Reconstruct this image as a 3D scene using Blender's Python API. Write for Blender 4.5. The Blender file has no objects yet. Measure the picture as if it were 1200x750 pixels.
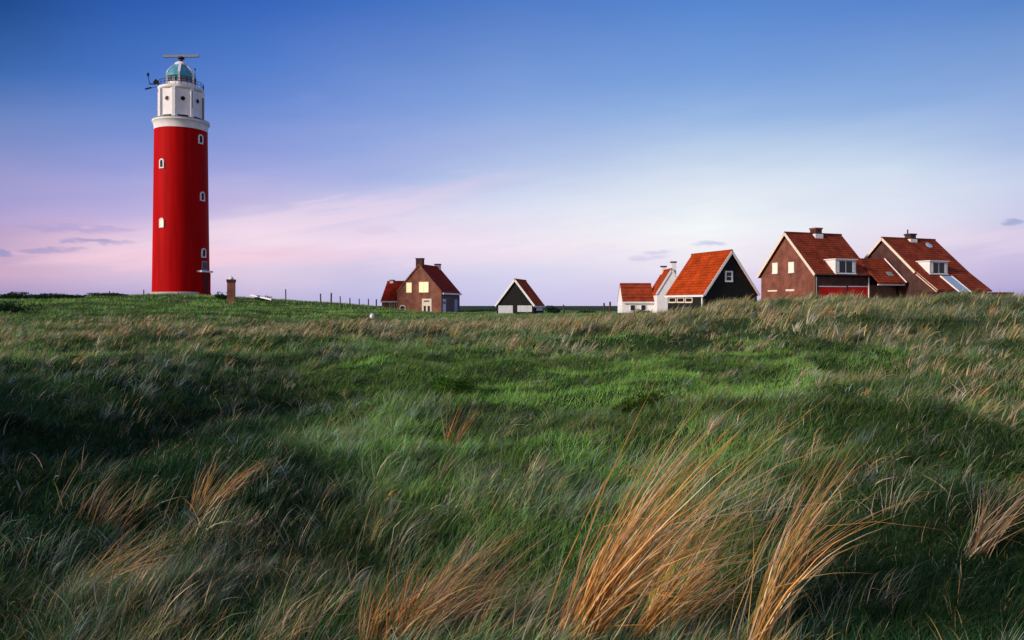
import bpy, bmesh, math, random
import numpy as np
from mathutils import Vector, Matrix

random.seed(7)
rng = np.random.default_rng(11)
R = math.radians
F, CX, HY, EYE = 933.333, 600.0, 358.0, 2.0     # photograph's focal length, centre column, horizon row (1200x750), eye height

sc = bpy.context.scene
COL = sc.collection

# ------------------------------------------------------------------ materials
def s2l(c):
    return tuple((v / 12.92 if v <= 0.04045 else ((v + 0.055) / 1.055) ** 2.4) for v in [x / 255.0 for x in c])

def nmat(name):
    m = bpy.data.materials.new(name); m.use_nodes = True
    nt = m.node_tree; b = nt.nodes['Principled BSDF']
    return m, nt, b

def mat(name, col, rough=0.8, var=0.25, scale=3.0, spec=0.1, stretch=(1, 1, 1), bump=0.0, metal=0.0):
    m, nt, b = nmat(name)
    tc = nt.nodes.new('ShaderNodeTexCoord'); mp = nt.nodes.new('ShaderNodeMapping')
    mp.inputs['Scale'].default_value = stretch
    nz = nt.nodes.new('ShaderNodeTexNoise'); nz.inputs['Scale'].default_value = scale; nz.inputs['Detail'].default_value = 6
    cr = nt.nodes.new('ShaderNodeValToRGB')
    cr.color_ramp.elements[0].position = 0.3; cr.color_ramp.elements[1].position = 0.7
    cr.color_ramp.elements[0].color = (*[c * (1 - var) for c in col], 1)
    cr.color_ramp.elements[1].color = (*[min(1, c * (1 + var)) for c in col], 1)
    L = nt.links.new
    L(tc.outputs['Object'], mp.inputs['Vector']); L(mp.outputs[0], nz.inputs['Vector'])
    L(nz.outputs['Fac'], cr.inputs['Fac']); L(cr.outputs['Color'], b.inputs['Base Color'])
    b.inputs['Roughness'].default_value = rough
    b.inputs['Specular IOR Level'].default_value = spec
    b.inputs['Metallic'].default_value = metal
    if bump:
        bp = nt.nodes.new('ShaderNodeBump'); bp.inputs['Strength'].default_value = bump; bp.inputs['Distance'].default_value = 0.05
        L(nz.outputs['Fac'], bp.inputs['Height']); L(bp.outputs[0], b.inputs['Normal'])
    return m

def pattern_mat(name, c1, c2, mortar, bw, bh, msize, roof=False, bump=0.5, rough=0.85):
    """bricks on walls / tiles on roofs, laid in the thing's own coordinates"""
    m, nt, b = nmat(name); L = nt.links.new
    tc = nt.nodes.new('ShaderNodeTexCoord'); sp = nt.nodes.new('ShaderNodeSeparateXYZ'); cb = nt.nodes.new('ShaderNodeCombineXYZ')
    L(tc.outputs['Object'], sp.inputs[0])
    if roof:
        L(sp.outputs['X'], cb.inputs['X'])
        ml = nt.nodes.new('ShaderNodeMath'); ml.operation = 'MULTIPLY'; ml.inputs[1].default_value = 1.35
        L(sp.outputs['Z'], ml.inputs[0]); L(ml.outputs[0], cb.inputs['Y'])
    else:
        ad = nt.nodes.new('ShaderNodeMath'); ad.operation = 'ADD'
        L(sp.outputs['X'], ad.inputs[0]); L(sp.outputs['Y'], ad.inputs[1]); L(ad.outputs[0], cb.inputs['X'])
        L(sp.outputs['Z'], cb.inputs['Y'])
    br = nt.nodes.new('ShaderNodeTexBrick')
    br.inputs['Scale'].default_value = 1.0; br.inputs['Brick Width'].default_value = bw; br.inputs['Row Height'].default_value = bh
    br.inputs['Mortar Size'].default_value = msize; br.inputs['Mortar Smooth'].default_value = 0.2
    br.inputs['Color1'].default_value = (*c1, 1); br.inputs['Color2'].default_value = (*c2, 1); br.inputs['Mortar'].default_value = (*mortar, 1)
    L(cb.outputs[0], br.inputs['Vector'])
    nz = nt.nodes.new('ShaderNodeTexNoise'); nz.inputs['Scale'].default_value = 1.1; nz.inputs['Detail'].default_value = 7
    L(tc.outputs['Object'], nz.inputs['Vector'])
    rp = nt.nodes.new('ShaderNodeValToRGB')
    rp.color_ramp.elements[0].position = 0.3; rp.color_ramp.elements[1].position = 0.72
    rp.color_ramp.elements[0].color = (0.62, 0.6, 0.6, 1); rp.color_ramp.elements[1].color = (1.25, 1.2, 1.15, 1)
    L(nz.outputs['Fac'], rp.inputs['Fac'])
    mx = nt.nodes.new('ShaderNodeMix'); mx.data_type = 'RGBA'; mx.blend_type = 'MULTIPLY'; mx.inputs['Factor'].default_value = 1.0
    L(br.outputs['Color'], mx.inputs['A']); L(rp.outputs['Color'], mx.inputs['B']); L(mx.outputs['Result'], b.inputs['Base Color'])
    bp = nt.nodes.new('ShaderNodeBump'); bp.inputs['Strength'].default_value = bump; bp.inputs['Distance'].default_value = 0.03; bp.invert = True
    L(br.outputs['Fac'], bp.inputs['Height']); L(bp.outputs[0], b.inputs['Normal'])
    b.inputs['Roughness'].default_value = rough; b.inputs['Specular IOR Level'].default_value = 0.06
    return m

def plank_mat(name, col, pitch=0.18):
    m, nt, b = nmat(name); L = nt.links.new
    tc = nt.nodes.new('ShaderNodeTexCoord'); sp = nt.nodes.new('ShaderNodeSeparateXYZ')
    L(tc.outputs['Object'], sp.inputs[0])
    ad = nt.nodes.new('ShaderNodeMath'); ad.operation = 'MULTIPLY'; ad.inputs[1].default_value = 1 / pitch
    L(sp.outputs['Z'], ad.inputs[0])
    fr = nt.nodes.new('ShaderNodeMath'); fr.operation = 'FRACT'; L(ad.outputs[0], fr.inputs[0])
    nz = nt.nodes.new('ShaderNodeTexNoise'); nz.inputs['Scale'].default_value = 2.5; nz.inputs['Detail'].default_value = 6
    L(tc.outputs['Object'], nz.inputs['Vector'])
    rp = nt.nodes.new('ShaderNodeValToRGB')
    rp.color_ramp.elements[0].color = (*[c * 0.6 for c in col], 1); rp.color_ramp.elements[1].color = (*[c * 1.5 for c in col], 1)
    L(nz.outputs['Fac'], rp.inputs['Fac']); L(rp.outputs['Color'], b.inputs['Base Color'])
    bp = nt.nodes.new('ShaderNodeBump'); bp.inputs['Strength'].default_value = 0.8; bp.inputs['Distance'].default_value = 0.03
    L(fr.outputs[0], bp.inputs['Height']); L(bp.outputs[0], b.inputs['Normal'])
    b.inputs['Roughness'].default_value = 0.75; b.inputs['Specular IOR Level'].default_value = 0.06
    return m

def glass_mat(name, col=(0.02, 0.03, 0.04), rough=0.22):
    m, nt, b = nmat(name)
    b.inputs['Base Color'].default_value = (*col, 1); b.inputs['Roughness'].default_value = rough
    b.inputs['Specular IOR Level'].default_value = 0.22
    return m

def glow_mat(name, col, strength):
    m, nt, b = nmat(name)
    b.inputs['Base Color'].default_value = (*col, 1)
    b.inputs['Emission Color'].default_value = (*col, 1); b.inputs['Emission Strength'].default_value = strength
    b.inputs['Roughness'].default_value = 0.4
    return m

M = {}
M['red_paint'] = mat('red_paint', (0.40, 0.0016, 0.003), rough=0.6, var=0.22, scale=1.3, stretch=(1, 1, 0.07), spec=0.04, bump=.25)
M['red_door'] = mat('red_door', (0.5, 0.012, 0.012), rough=0.45, var=0.15)
M['dark_red'] = mat('dark_red', (0.12, 0.006, 0.008), rough=0.6)
M['white_paint'] = mat('white_paint', (0.74, 0.73, 0.74), rough=0.55, var=0.08, scale=1.2)
M['white_wall'] = mat('white_wall', (0.78, 0.77, 0.78), rough=0.8, var=0.08, scale=1.0)
M['cream_paint'] = mat('cream_paint', (0.72, 0.62, 0.5), rough=0.6, var=0.1)
M['grey_stone'] = mat('grey_stone', (0.42, 0.4, 0.38), rough=0.9, var=0.3, scale=4)
M['dark_metal'] = mat('dark_metal', (0.03, 0.033, 0.04), rough=0.5, var=0.3, scale=6)
M['grey_metal'] = mat('grey_metal', (0.22, 0.24, 0.27), rough=0.45, var=0.2, scale=5)
M['teal_roof'] = mat('teal_roof', (0.07, 0.28, 0.37), rough=0.35, var=0.2, scale=2, spec=0.5)
M['glass'] = glass_mat('window_glass')
M['dark_glass'] = mat('dark_glass', (.012, .014, .018), rough=.5, spec=.08)
M['glass_pale'] = glass_mat('lantern_glass', (0.16, 0.22, 0.27), 0.12)
M['glass_sky'] = glass_mat('roof_glass', (0.30, 0.40, 0.52), 0.15)
M['lit'] = glow_mat('lit_window', (0.80, 0.62, 0.34), 0.75)  # sunset reflection in the panes, put in as a glow
M['lit_white'] = glow_mat('lit_blind', (0.75, 0.66, 0.5), 0.35)  # pale blind with a faint even glow
M['brick_red'] = pattern_mat('brick_red', (0.26, 0.085, 0.055), (0.19, 0.06, 0.042), (0.2, 0.15, 0.13), 0.22, 0.075, 0.008)
M['brick_mid'] = pattern_mat('brick_mid', (0.29, 0.10, 0.06), (0.22, 0.075, 0.05), (0.24, 0.17, 0.14), 0.22, 0.075, 0.008)
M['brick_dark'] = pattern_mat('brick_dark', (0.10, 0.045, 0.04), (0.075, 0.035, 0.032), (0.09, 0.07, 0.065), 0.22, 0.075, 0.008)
M['brick_grey'] = pattern_mat('brick_grey', (0.19, 0.14, 0.14), (0.15, 0.11, 0.115), (0.16, 0.14, 0.14), 0.22, 0.075, 0.008)  # brown house's side wall, its shade put into the brick colour
M['tile_red'] = pattern_mat('tile_red', (0.44, 0.03, 0.010), (0.36, 0.024, 0.009), (0.09, 0.015, 0.01), 0.24, 0.33, 0.03, roof=True, bump=1.0)
M['tile_orange'] = pattern_mat('tile_orange', (0.54, 0.075, 0.010), (0.45, 0.058, 0.009), (0.24, 0.03, 0.006), 0.24, 0.33, 0.03, roof=True, bump=1.0)
M['tile_brown'] = pattern_mat('tile_brown', (0.33, 0.06, 0.022), (0.26, 0.044, 0.018), (0.08, 0.02, 0.014), 0.24, 0.33, 0.03, roof=True, bump=1.0)
M['black_wood'] = plank_mat('black_wood', (0.018, 0.018, 0.017))
M['brown_wood'] = mat('brown_wood', (0.10, 0.055, 0.035), rough=0.85, var=0.4, scale=5, stretch=(1, 1, 0.2))
M['grey_wood'] = mat('grey_wood', (0.07, 0.06, 0.052), rough=0.9, var=0.4, scale=6, stretch=(1, 1, 0.2))
M['white_stone'] = mat('white_stone', (0.7, 0.69, 0.66), rough=0.85, var=0.15, scale=4)
M['door_grey'] = mat('door_grey', (.50, .51, .55), rough=.7, var=.12)
M['shade_dark'] = mat('shade_dark', (0.02, 0.016, 0.016), rough=0.9)
M['grey_blue_door'] = mat('grey_blue_door', (0.30, 0.37, 0.5), rough=0.6, var=0.1)

# ------------------------------------------------------------------ mesh helpers
class MB:
    def __init__(self): self.v = []; self.f = []
    def add(self, vs, fs):
        o = len(self.v); self.v += [tuple(p) for p in vs]; self.f += [tuple(i + o for i in f) for f in fs]; return self
    def box(self, x0, x1, y0, y1, z0, z1):
        vs = [(x0, y0, z0), (x1, y0, z0), (x1, y1, z0), (x0, y1, z0), (x0, y0, z1), (x1, y0, z1), (x1, y1, z1), (x0, y1, z1)]
        return self.add(vs, [(0, 3, 2, 1), (4, 5, 6, 7), (0, 1, 5, 4), (1, 2, 6, 5), (2, 3, 7, 6), (3, 0, 4, 7)])
    def bar(self, p, q, w, h=None, up=(0, 0, 1)):
        p, q = Vector(p), Vector(q); d = (q - p).normalized(); h = h or w
        u = Vector(up)
        if abs(d.dot(u)) > 0.95: u = Vector((1, 0, 0))
        s = d.cross(u).normalized(); t = s.cross(d).normalized()
        vs = []
        for c in (p, q):
            for a, b in ((-1, -1), (1, -1), (1, 1), (-1, 1)):
                vs.append(c + s * (a * w / 2) + t * (b * h / 2))
        return self.add(vs, [(0, 1, 2, 3), (7, 6, 5, 4), (0, 4, 5, 1), (1, 5, 6, 2), (2, 6, 7, 3), (3, 7, 4, 0)])
    def tube(self, p, q, r0, r1=None, n=10):
        p, q = Vector(p), Vector(q); r1 = r0 if r1 is None else r1
        d = (q - p).normalized(); u = Vector((0, 0, 1)) if abs(d.z) < 0.9 else Vector((1, 0, 0))
        s = d.cross(u).normalized(); t = s.cross(d)
        vs = []
        for c, r in ((p, r0), (q, r1)):
            for k in range(n):
                a = 2 * math.pi * k / n; vs.append(c + s * (r * math.cos(a)) + t * (r * math.sin(a)))
        fs = [(k, (k + 1) % n, n + (k + 1) % n, n + k) for k in range(n)] + [tuple(range(n - 1, -1, -1)), tuple(range(n, 2 * n))]
        return self.add(vs, fs)
    def lathe(self, prof, n=48, cx=0, cy=0, a0=0.0, cap=True):
        vs = []
        for r, z in prof:
            for k in range(n):
                a = a0 + 2 * math.pi * k / n; vs.append((cx + r * math.cos(a), cy + r * math.sin(a), z))
        fs = []
        for i in range(len(prof) - 1):
            for k in range(n):
                k2 = (k + 1) % n; fs.append((i * n + k, i * n + k2, (i + 1) * n + k2, (i + 1) * n + k))
        if cap:
            fs.append(tuple(range(n - 1, -1, -1))); m = (len(prof) - 1) * n; fs.append(tuple(range(m, m + n)))
        return self.add(vs, fs)
    def ring(self, r, z, w, n=48, a0=0, a1=2 * math.pi):
        for k in range(n):
            a = a0 + (a1 - a0) * k / n; b = a0 + (a1 - a0) * (k + 1) / n
            self.bar((r * math.cos(a), r * math.sin(a), z), (r * math.cos(b), r * math.sin(b), z), w)
        return self
    def prism(self, poly, axis, a, b):
        """polygon in two coordinates, extruded along an axis from a to b"""
        n = len(poly)
        def P(u, v, w): return {'x': (w, u, v), 'y': (u, w, v), 'z': (u, v, w)}[axis]
        vs = [P(u, v, a) for u, v in poly] + [P(u, v, b) for u, v in poly]
        fs = [tuple(range(n)), tuple(range(2 * n - 1, n - 1, -1))] + [(k, n + k, n + (k + 1) % n, (k + 1) % n) for k in range(n)]
        return self.add(vs, fs)
    def build(self, name, m, parent=None, smooth=False, bevel=0.0):
        me = bpy.data.meshes.new(name); me.from_pydata(self.v, [], self.f)
        bm = bmesh.new(); bm.from_mesh(me); bmesh.ops.recalc_face_normals(bm, faces=bm.faces)
        if bevel:
            try: bmesh.ops.bevel(bm, geom=[e for e in bm.edges], offset=bevel, segments=1, affect='EDGES', clamp_overlap=True)
            except Exception: pass
        bm.to_mesh(me); bm.free()
        me.materials.append(M[m] if isinstance(m, str) else m)
        if smooth:
            for p in me.polygons: p.use_smooth = True
            try: me.set_sharp_from_angle(angle=R(35))
            except Exception: pass
        o = bpy.data.objects.new(name, me); COL.objects.link(o)
        if parent is not None: o.parent = parent
        return o

def tag(o, label=None, cat=None, group=None, kind=None):
    if label: o['label'] = label
    if cat: o['category'] = cat
    if group: o['group'] = group
    if kind: o['kind'] = kind
    return o

def thing(name, label, cat, loc, rz=0.0, group=None):
    o = bpy.data.objects.new(name, None); COL.objects.link(o); o.empty_display_size = 0.5
    o.location = loc; o.rotation_euler = (0, 0, rz)
    return tag(o, label, cat, group)

def at(px, py, Y):
    return Vector(((px - CX) / F * Y, Y, EYE + (HY - py) / F * Y))

# ------------------------------------------------------------------ terrain
def vnoise(x, y, seed=0):
    x = np.asarray(x, float); y = np.asarray(y, float)
    xi = np.floor(x); yi = np.floor(y); fx = x - xi; fy = y - yi
    fx = fx * fx * (3 - 2 * fx); fy = fy * fy * (3 - 2 * fy)
    def h(i, j):
        s = np.sin(i * 127.1 + j * 311.7 + seed * 74.7) * 43758.5453
        return s - np.floor(s)
    a, b, c, d = h(xi, yi), h(xi + 1, yi), h(xi, yi + 1), h(xi + 1, yi + 1)
    return (a * (1 - fx) + b * fx) * (1 - fy) + (c * (1 - fx) + d * fx) * fy

def fbm(x, y, seed=0, o=3):
    s = 0; a = 0.5; t = 0
    for k in range(o):
        s = s + a * vnoise(x * 2 ** k, y * 2 ** k, seed + k * 13); t += a; a *= 0.5
    return s / t

# heights relative to the eye: (distance, height) along each compass bearing (0 = straight ahead)
PROF = {
    -180: [(0, -1.75), (8, -1.7), (20, -1.3), (50, -.6), (120, -.5), (400, -2.5), (6000, -3)],
    -110: [(0, -1.75), (6, -1.5), (12, 0.2), (20, 1.4), (30, .8), (60, -.2), (150, -.5), (400, -2.5), (6000, -3)],
    -85: [(0, -1.75), (6, -1.7), (10, -.4), (16, 2.0), (22, 2.4), (32, 1.2), (60, 0), (150, .2), (400, -2.5), (6000, -3)],  # unseen dune at left, raised to throw shade into the hollow
    -62: [(0, -1.75), (6, -1.85), (10, -1.0), (15, 1.25), (20, 2.15), (26, 1.7), (36, .1), (60, -.3), (90, .4), (150, .2), (400, -2.5), (6000, -3)],
    -47: [(0, -1.75), (6, -2.0), (12, -1.7), (17, -.7), (22, -.2), (30, -.8), (45, -1.1), (75, .1), (100, .6), (150, .2), (400, -2.5), (6000, -3)],
    -32.8: [(0, -1.75), (4, -2.0), (9, -2.1), (15, -2.1), (25, -1.85), (40, -1.5), (60, -.8), (85, .5), (105, .7), (130, .6), (200, -.3), (400, -2.5), (6000, -3)],
    -23: [(0, -1.75), (4, -2.0), (8, -1.95), (14, -2.05), (20, -1.85), (30, -1.54), (45, -1.2), (70, -.35), (100, 1.0), (118, 1.83), (145, 1.75), (200, 0), (400, -2.5), (6000, -3)],
    -12: [(0, -1.75), (4, -2.0), (8, -2.0), (14, -2.1), (22, -1.9), (32, -1.4), (45, -1.0), (65, -.85), (85, -.3), (105, .5), (130, .0), (200, -.6), (400, -2.5), (6000, -3)],
    -6: [(0, -1.75), (4, -2.0), (8, -2.05), (14, -2.1), (22, -1.88), (32, -1.4), (45, -1.1), (65, -1.05), (85, -.95), (105, -1.0), (130, -1.3), (200, -.6), (400, -2.5), (6000, -3)],
    0: [(0, -1.75), (4, -2.0), (8, -2.1), (13, -2.12), (18, -2.06), (22, -1.84), (27, -1.62), (36, -1.28), (50, -.92), (65, -.85), (85, -1.2), (130, -1.1), (180, .45), (220, 0), (400, -2.5), (6000, -3)],
    7.3: [(0, -1.75), (4, -2.0), (8, -2.08), (13, -2.1), (18, -2.05), (24, -1.8), (27, -1.7), (32, -1.36), (42, -.9), (55, -.66), (65, -.66), (90, -.9), (120, -1.0), (200, -1.5), (400, -2.5), (6000, -3)],
    10.9: [(0, -1.75), (4, -2.0), (8, -2.06), (13, -2.08), (18, -2.03), (23, -1.8), (26, -1.65), (32, -1.25), (38, -.95), (44, -.75), (50, -.75), (60, -.85), (75, -.9), (120, -1.0), (200, -1.5), (400, -2.5), (6000, -3)],
    13: [(0, -1.75), (4, -2.0), (8, -2.05), (13, -2.07), (18, -2.02), (23, -1.8), (26, -1.6), (32, -1.15), (38, -.75), (44, -.4), (50, -.4), (60, -.55), (75, -.6), (120, -.8), (200, -1.5), (400, -2.5), (6000, -3)],
    15.6: [(0, -1.75), (4, -2.0), (8, -2.05), (13, -2.05), (18, -2.0), (23, -1.78), (26, -1.55), (32, -.9), (38, -.15), (44, .68), (49, .72), (58, .1), (75, -.4), (120, -.6), (200, -1.5), (400, -2.5), (6000, -3)],
    18: [(0, -1.75), (4, -2.0), (8, -1.98), (13, -2.02), (18, -1.95), (23, -1.7), (26, -1.5), (32, -.92), (38, -.25), (44, .20), (50, .30), (60, .2), (75, .0), (120, -.4), (200, -1.5), (400, -2.5), (6000, -3)],
    22: [(0, -1.75), (4, -1.95), (8, -1.9), (12, -1.95), (17, -1.9), (21, -1.72), (25, -1.5), (31, -.99), (38, -.22), (45, .38), (55, .55), (68, .45), (90, .4), (130, 0), (200, -1.5), (400, -2.5), (6000, -3)],
    28: [(0, -1.75), (4, -1.9), (8, -1.78), (12, -1.85), (17, -1.8), (22, -1.6), (30, -.9), (38, -.22), (46, .30), (58, .48), (80, .4), (130, 0), (200, -1.5), (400, -2.5), (6000, -3)],
    33: [(0, -1.75), (4, -1.9), (8, -1.75), (12, -1.8), (17, -1.75), (22, -1.55), (30, -.9), (38, -.2), (46, .45), (56, .75), (80, .35), (130, 0), (200, -1.5), (400, -2.5), (6000, -3)],
    48: [(0, -1.75), (8, -1.7), (17, -1.6), (30, -.8), (46, .5), (60, .7), (130, 0), (200, -1.5), (400, -2.5), (6000, -3)],
    90: [(0, -1.75), (8, -1.7), (20, -1.3), (50, -.3), (120, -.5), (400, -2.5), (6000, -3)],
    180: [(0, -1.75), (8, -1.7), (20, -1.3), (50, -.6), (120, -.5), (400, -2.5), (6000, -3)],
}
_AZ = np.arange(-180, 181, 1.0)
_LR = np.linspace(math.log(2.0), math.log(6002.0), 400)
_keys = sorted(PROF)
_rows = np.array([np.interp(_LR, [math.log(r + 2) for r, z in PROF[k]], [z for r, z in PROF[k]]) for k in _keys])
_G = np.empty((len(_AZ), len(_LR)))
for j in range(len(_LR)):
    _G[:, j] = np.interp(_AZ, _keys, _rows[:, j])
for _ in range(2):
    P = np.pad(_G, ((0, 0), (2, 2)), mode='edge'); _G = (P[:, :-4] + P[:, 1:-3] * 2 + P[:, 2:-2] * 3 + P[:, 3:-1] * 2 + P[:, 4:]) / 9
    P = np.pad(_G, ((2, 2), (0, 0)), mode='wrap'); _G = (P[:-4] + P[1:-3] * 2 + P[2:-2] * 3 + P[3:-1] * 2 + P[4:]) / 9

def ground_z(x, y):
    x = np.asarray(x, float); y = np.asarray(y, float)
    r = np.hypot(x, y); az = np.degrees(np.arctan2(x, y))
    u = np.clip((az + 180), 0, 359.999); i = np.floor(u).astype(int); fu = u - i
    v = np.clip((np.log(r + 2) - _LR[0]) / (_LR[1] - _LR[0]), 0, len(_LR) - 1.001); j = np.floor(v).astype(int); fv = v - j
    z = (_G[i, j] * (1 - fv) + _G[i, j + 1] * fv) * (1 - fu) + (_G[i + 1, j] * (1 - fv) + _G[i + 1, j + 1] * fv) * fu
    # grass stands on it: lower the soil a little where it grows tall
    z = z - 0.28 * np.clip((r - 18) / 15, 0, 1) * (1 - 0.75 * np.clip((r - 60) / 20, 0, 1))
    keep = np.clip((az - 6) / 6, 0, 1)
    amp = np.clip(r / 6, 0.15, 1) * (1 - np.clip((r - 36 - 14 * keep) / 30, 0, 0.75)) * (1 + .30 * np.clip((r - 7) / 5, 0, 1) * np.clip((34 - r) / 8, 0, 1)) * np.clip((600 - r) / 300, 0, 1)
    amp = amp * (1 - .5 * np.clip((az + 9) / 4, 0, 1) * np.clip((22 - az) / 5, 0, 1) * np.clip((r - 13) / 4, 0, 1) * np.clip((31 - r) / 4, 0, 1))
    z = z + amp * (1.0 * (fbm(x / 4.6 + 3, y / 4.6, 1) - .5) + 0.72 * (fbm(x / 1.9, y / 1.9, 5) - .5) + 0.10 * (vnoise(x / .6, y / .6, 9) - .5))
    return EYE + z

def gz(x, y): return float(ground_z(np.array([x]), np.array([y]))[0])

def foreach_mesh(name, co, starts, loops, m, col=None):
    me = bpy.data.meshes.new(name)
    me.vertices.add(len(co)); me.vertices.foreach_set('co', co.astype(np.float32).ravel())
    me.loops.add(len(loops)); me.loops.foreach_set('vertex_index', loops.astype(np.int32))
    me.polygons.add(len(starts)); me.polygons.foreach_set('loop_start', starts.astype(np.int32))
    if col is not None:
        at_ = me.attributes.new('tint', 'FLOAT_COLOR', 'POINT')
        at_.data.foreach_set('color', np.column_stack([col, np.ones(len(col))]).astype(np.float32).ravel())
    me.update(calc_edges=True)
    me.materials.append(m)
    o = bpy.data.objects.new(name, me); COL.objects.link(o)
    return o

def ground_mat():
    m, nt, b = nmat('dune_soil'); L = nt.links.new
    tc = nt.nodes.new('ShaderNodeTexCoord')
    n1 = nt.nodes.new('ShaderNodeTexNoise'); n1.inputs['Scale'].default_value = 0.5; n1.inputs['Detail'].default_value = 8
    n2 = nt.nodes.new('ShaderNodeTexNoise'); n2.inputs['Scale'].default_value = 9; n2.inputs['Detail'].default_value = 8
    L(tc.outputs['Object'], n1.inputs['Vector']); L(tc.outputs['Object'], n2.inputs['Vector'])
    r1 = nt.nodes.new('ShaderNodeValToRGB'); e = r1.color_ramp.elements
    e[0].position = .3; e[0].color = (.022, .045, .018, 1); e[1].position = .7; e[1].color = (.05, .075, .025, 1)
    x = e.new(.52); x.color = (.03, .06, .02, 1)
    L(n1.outputs['Fac'], r1.inputs['Fac'])
    r2 = nt.nodes.new('ShaderNodeValToRGB'); r2.color_ramp.elements[0].position = .35; r2.color_ramp.elements[1].position = .7
    r2.color_ramp.elements[0].color = (.45, .5, .45, 1); r2.color_ramp.elements[1].color = (1.4, 1.3, 1.1, 1)
    L(n2.outputs['Fac'], r2.inputs['Fac'])
    mx = nt.nodes.new('ShaderNodeMix'); mx.data_type = 'RGBA'; mx.blend_type = 'MULTIPLY'; mx.inputs['Factor'].default_value = 1
    L(r1.outputs['Color'], mx.inputs['A']); L(r2.outputs['Color'], mx.inputs['B']); L(mx.outputs['Result'], b.inputs['Base Color'])
    bp = nt.nodes.new('ShaderNodeBump'); bp.inputs['Strength'].default_value = .7; bp.inputs['Distance'].default_value = .1
    L(n2.outputs['Fac'], bp.inputs['Height']); L(bp.outputs[0], b.inputs['Normal'])
    b.inputs['Roughness'].default_value = .95; b.inputs['Specular IOR Level'].default_value = .1
    return m

def build_ground():
    azs = np.radians(np.concatenate([np.arange(-180, -50, 1.5), np.arange(-50, 50, 0.3), np.arange(50, 180, 1.5)]))
    rs = np.concatenate([[0.0], np.exp(np.linspace(math.log(.4), math.log(160), 430)), np.exp(np.linspace(math.log(170), math.log(6000), 50))])
    n, k = len(azs), len(rs)
    A, Rr = np.meshgrid(azs, rs, indexing='ij')
    x = Rr * np.sin(A); y = Rr * np.cos(A); z = ground_z(x, y)
    z[:, 0] = z[:, 0].mean()
    co = np.stack([x, y, z], -1).reshape(-1, 3)
    i, j = np.meshgrid(np.arange(n), np.arange(k - 1), indexing='ij')
    i2 = (i + 1) % n
    q = np.stack([i * k + j, i * k + j + 1, i2 * k + j + 1, i2 * k + j], -1).reshape(-1, 4)
    o = foreach_mesh('ground', co, np.arange(len(q)) * 4, q.ravel(), ground_mat())
    for p in (o.data.polygons,): p.foreach_set('use_smooth', np.ones(len(q), bool))
    tag(o, 'rolling grassy dune ground with hollows and low ridges', 'ground', kind='structure')
build_ground()

# ------------------------------------------------------------------ grass blades
def leaf_mat(name, trans=0.35, gloss=0.0):
    m = bpy.data.materials.new(name); m.use_nodes = True; nt = m.node_tree; L = nt.links.new
    nt.nodes.remove(nt.nodes['Principled BSDF']); out = nt.nodes['Material Output']
    b = nt.nodes.new('ShaderNodeBsdfDiffuse')
    a = nt.nodes.new('ShaderNodeAttribute'); a.attribute_name = 'tint'
    tr = nt.nodes.new('ShaderNodeBsdfTranslucent'); mx = nt.nodes.new('ShaderNodeMixShader'); mx.inputs[0].default_value = trans
    L(a.outputs['Color'], b.inputs['Color']); L(a.outputs['Color'], tr.inputs['Color'])
    L(b.outputs[0], mx.inputs[1]); L(tr.outputs[0], mx.inputs[2])
    if gloss:
        g = nt.nodes.new('ShaderNodeBsdfGlossy'); g.inputs['Roughness'].default_value = .45; L(a.outputs['Color'], g.inputs['Color'])
        m2 = nt.nodes.new('ShaderNodeMixShader'); m2.inputs[0].default_value = gloss
        L(mx.outputs[0], m2.inputs[1]); L(g.outputs[0], m2.inputs[2]); L(m2.outputs[0], out.inputs['Surface'])
    else: L(mx.outputs[0], out.inputs['Surface'])
    return m
M['leaf'] = leaf_mat('grass_blade', .35, .06); M['dry_leaf'] = leaf_mat('dry_blade', .3, .10)

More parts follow.
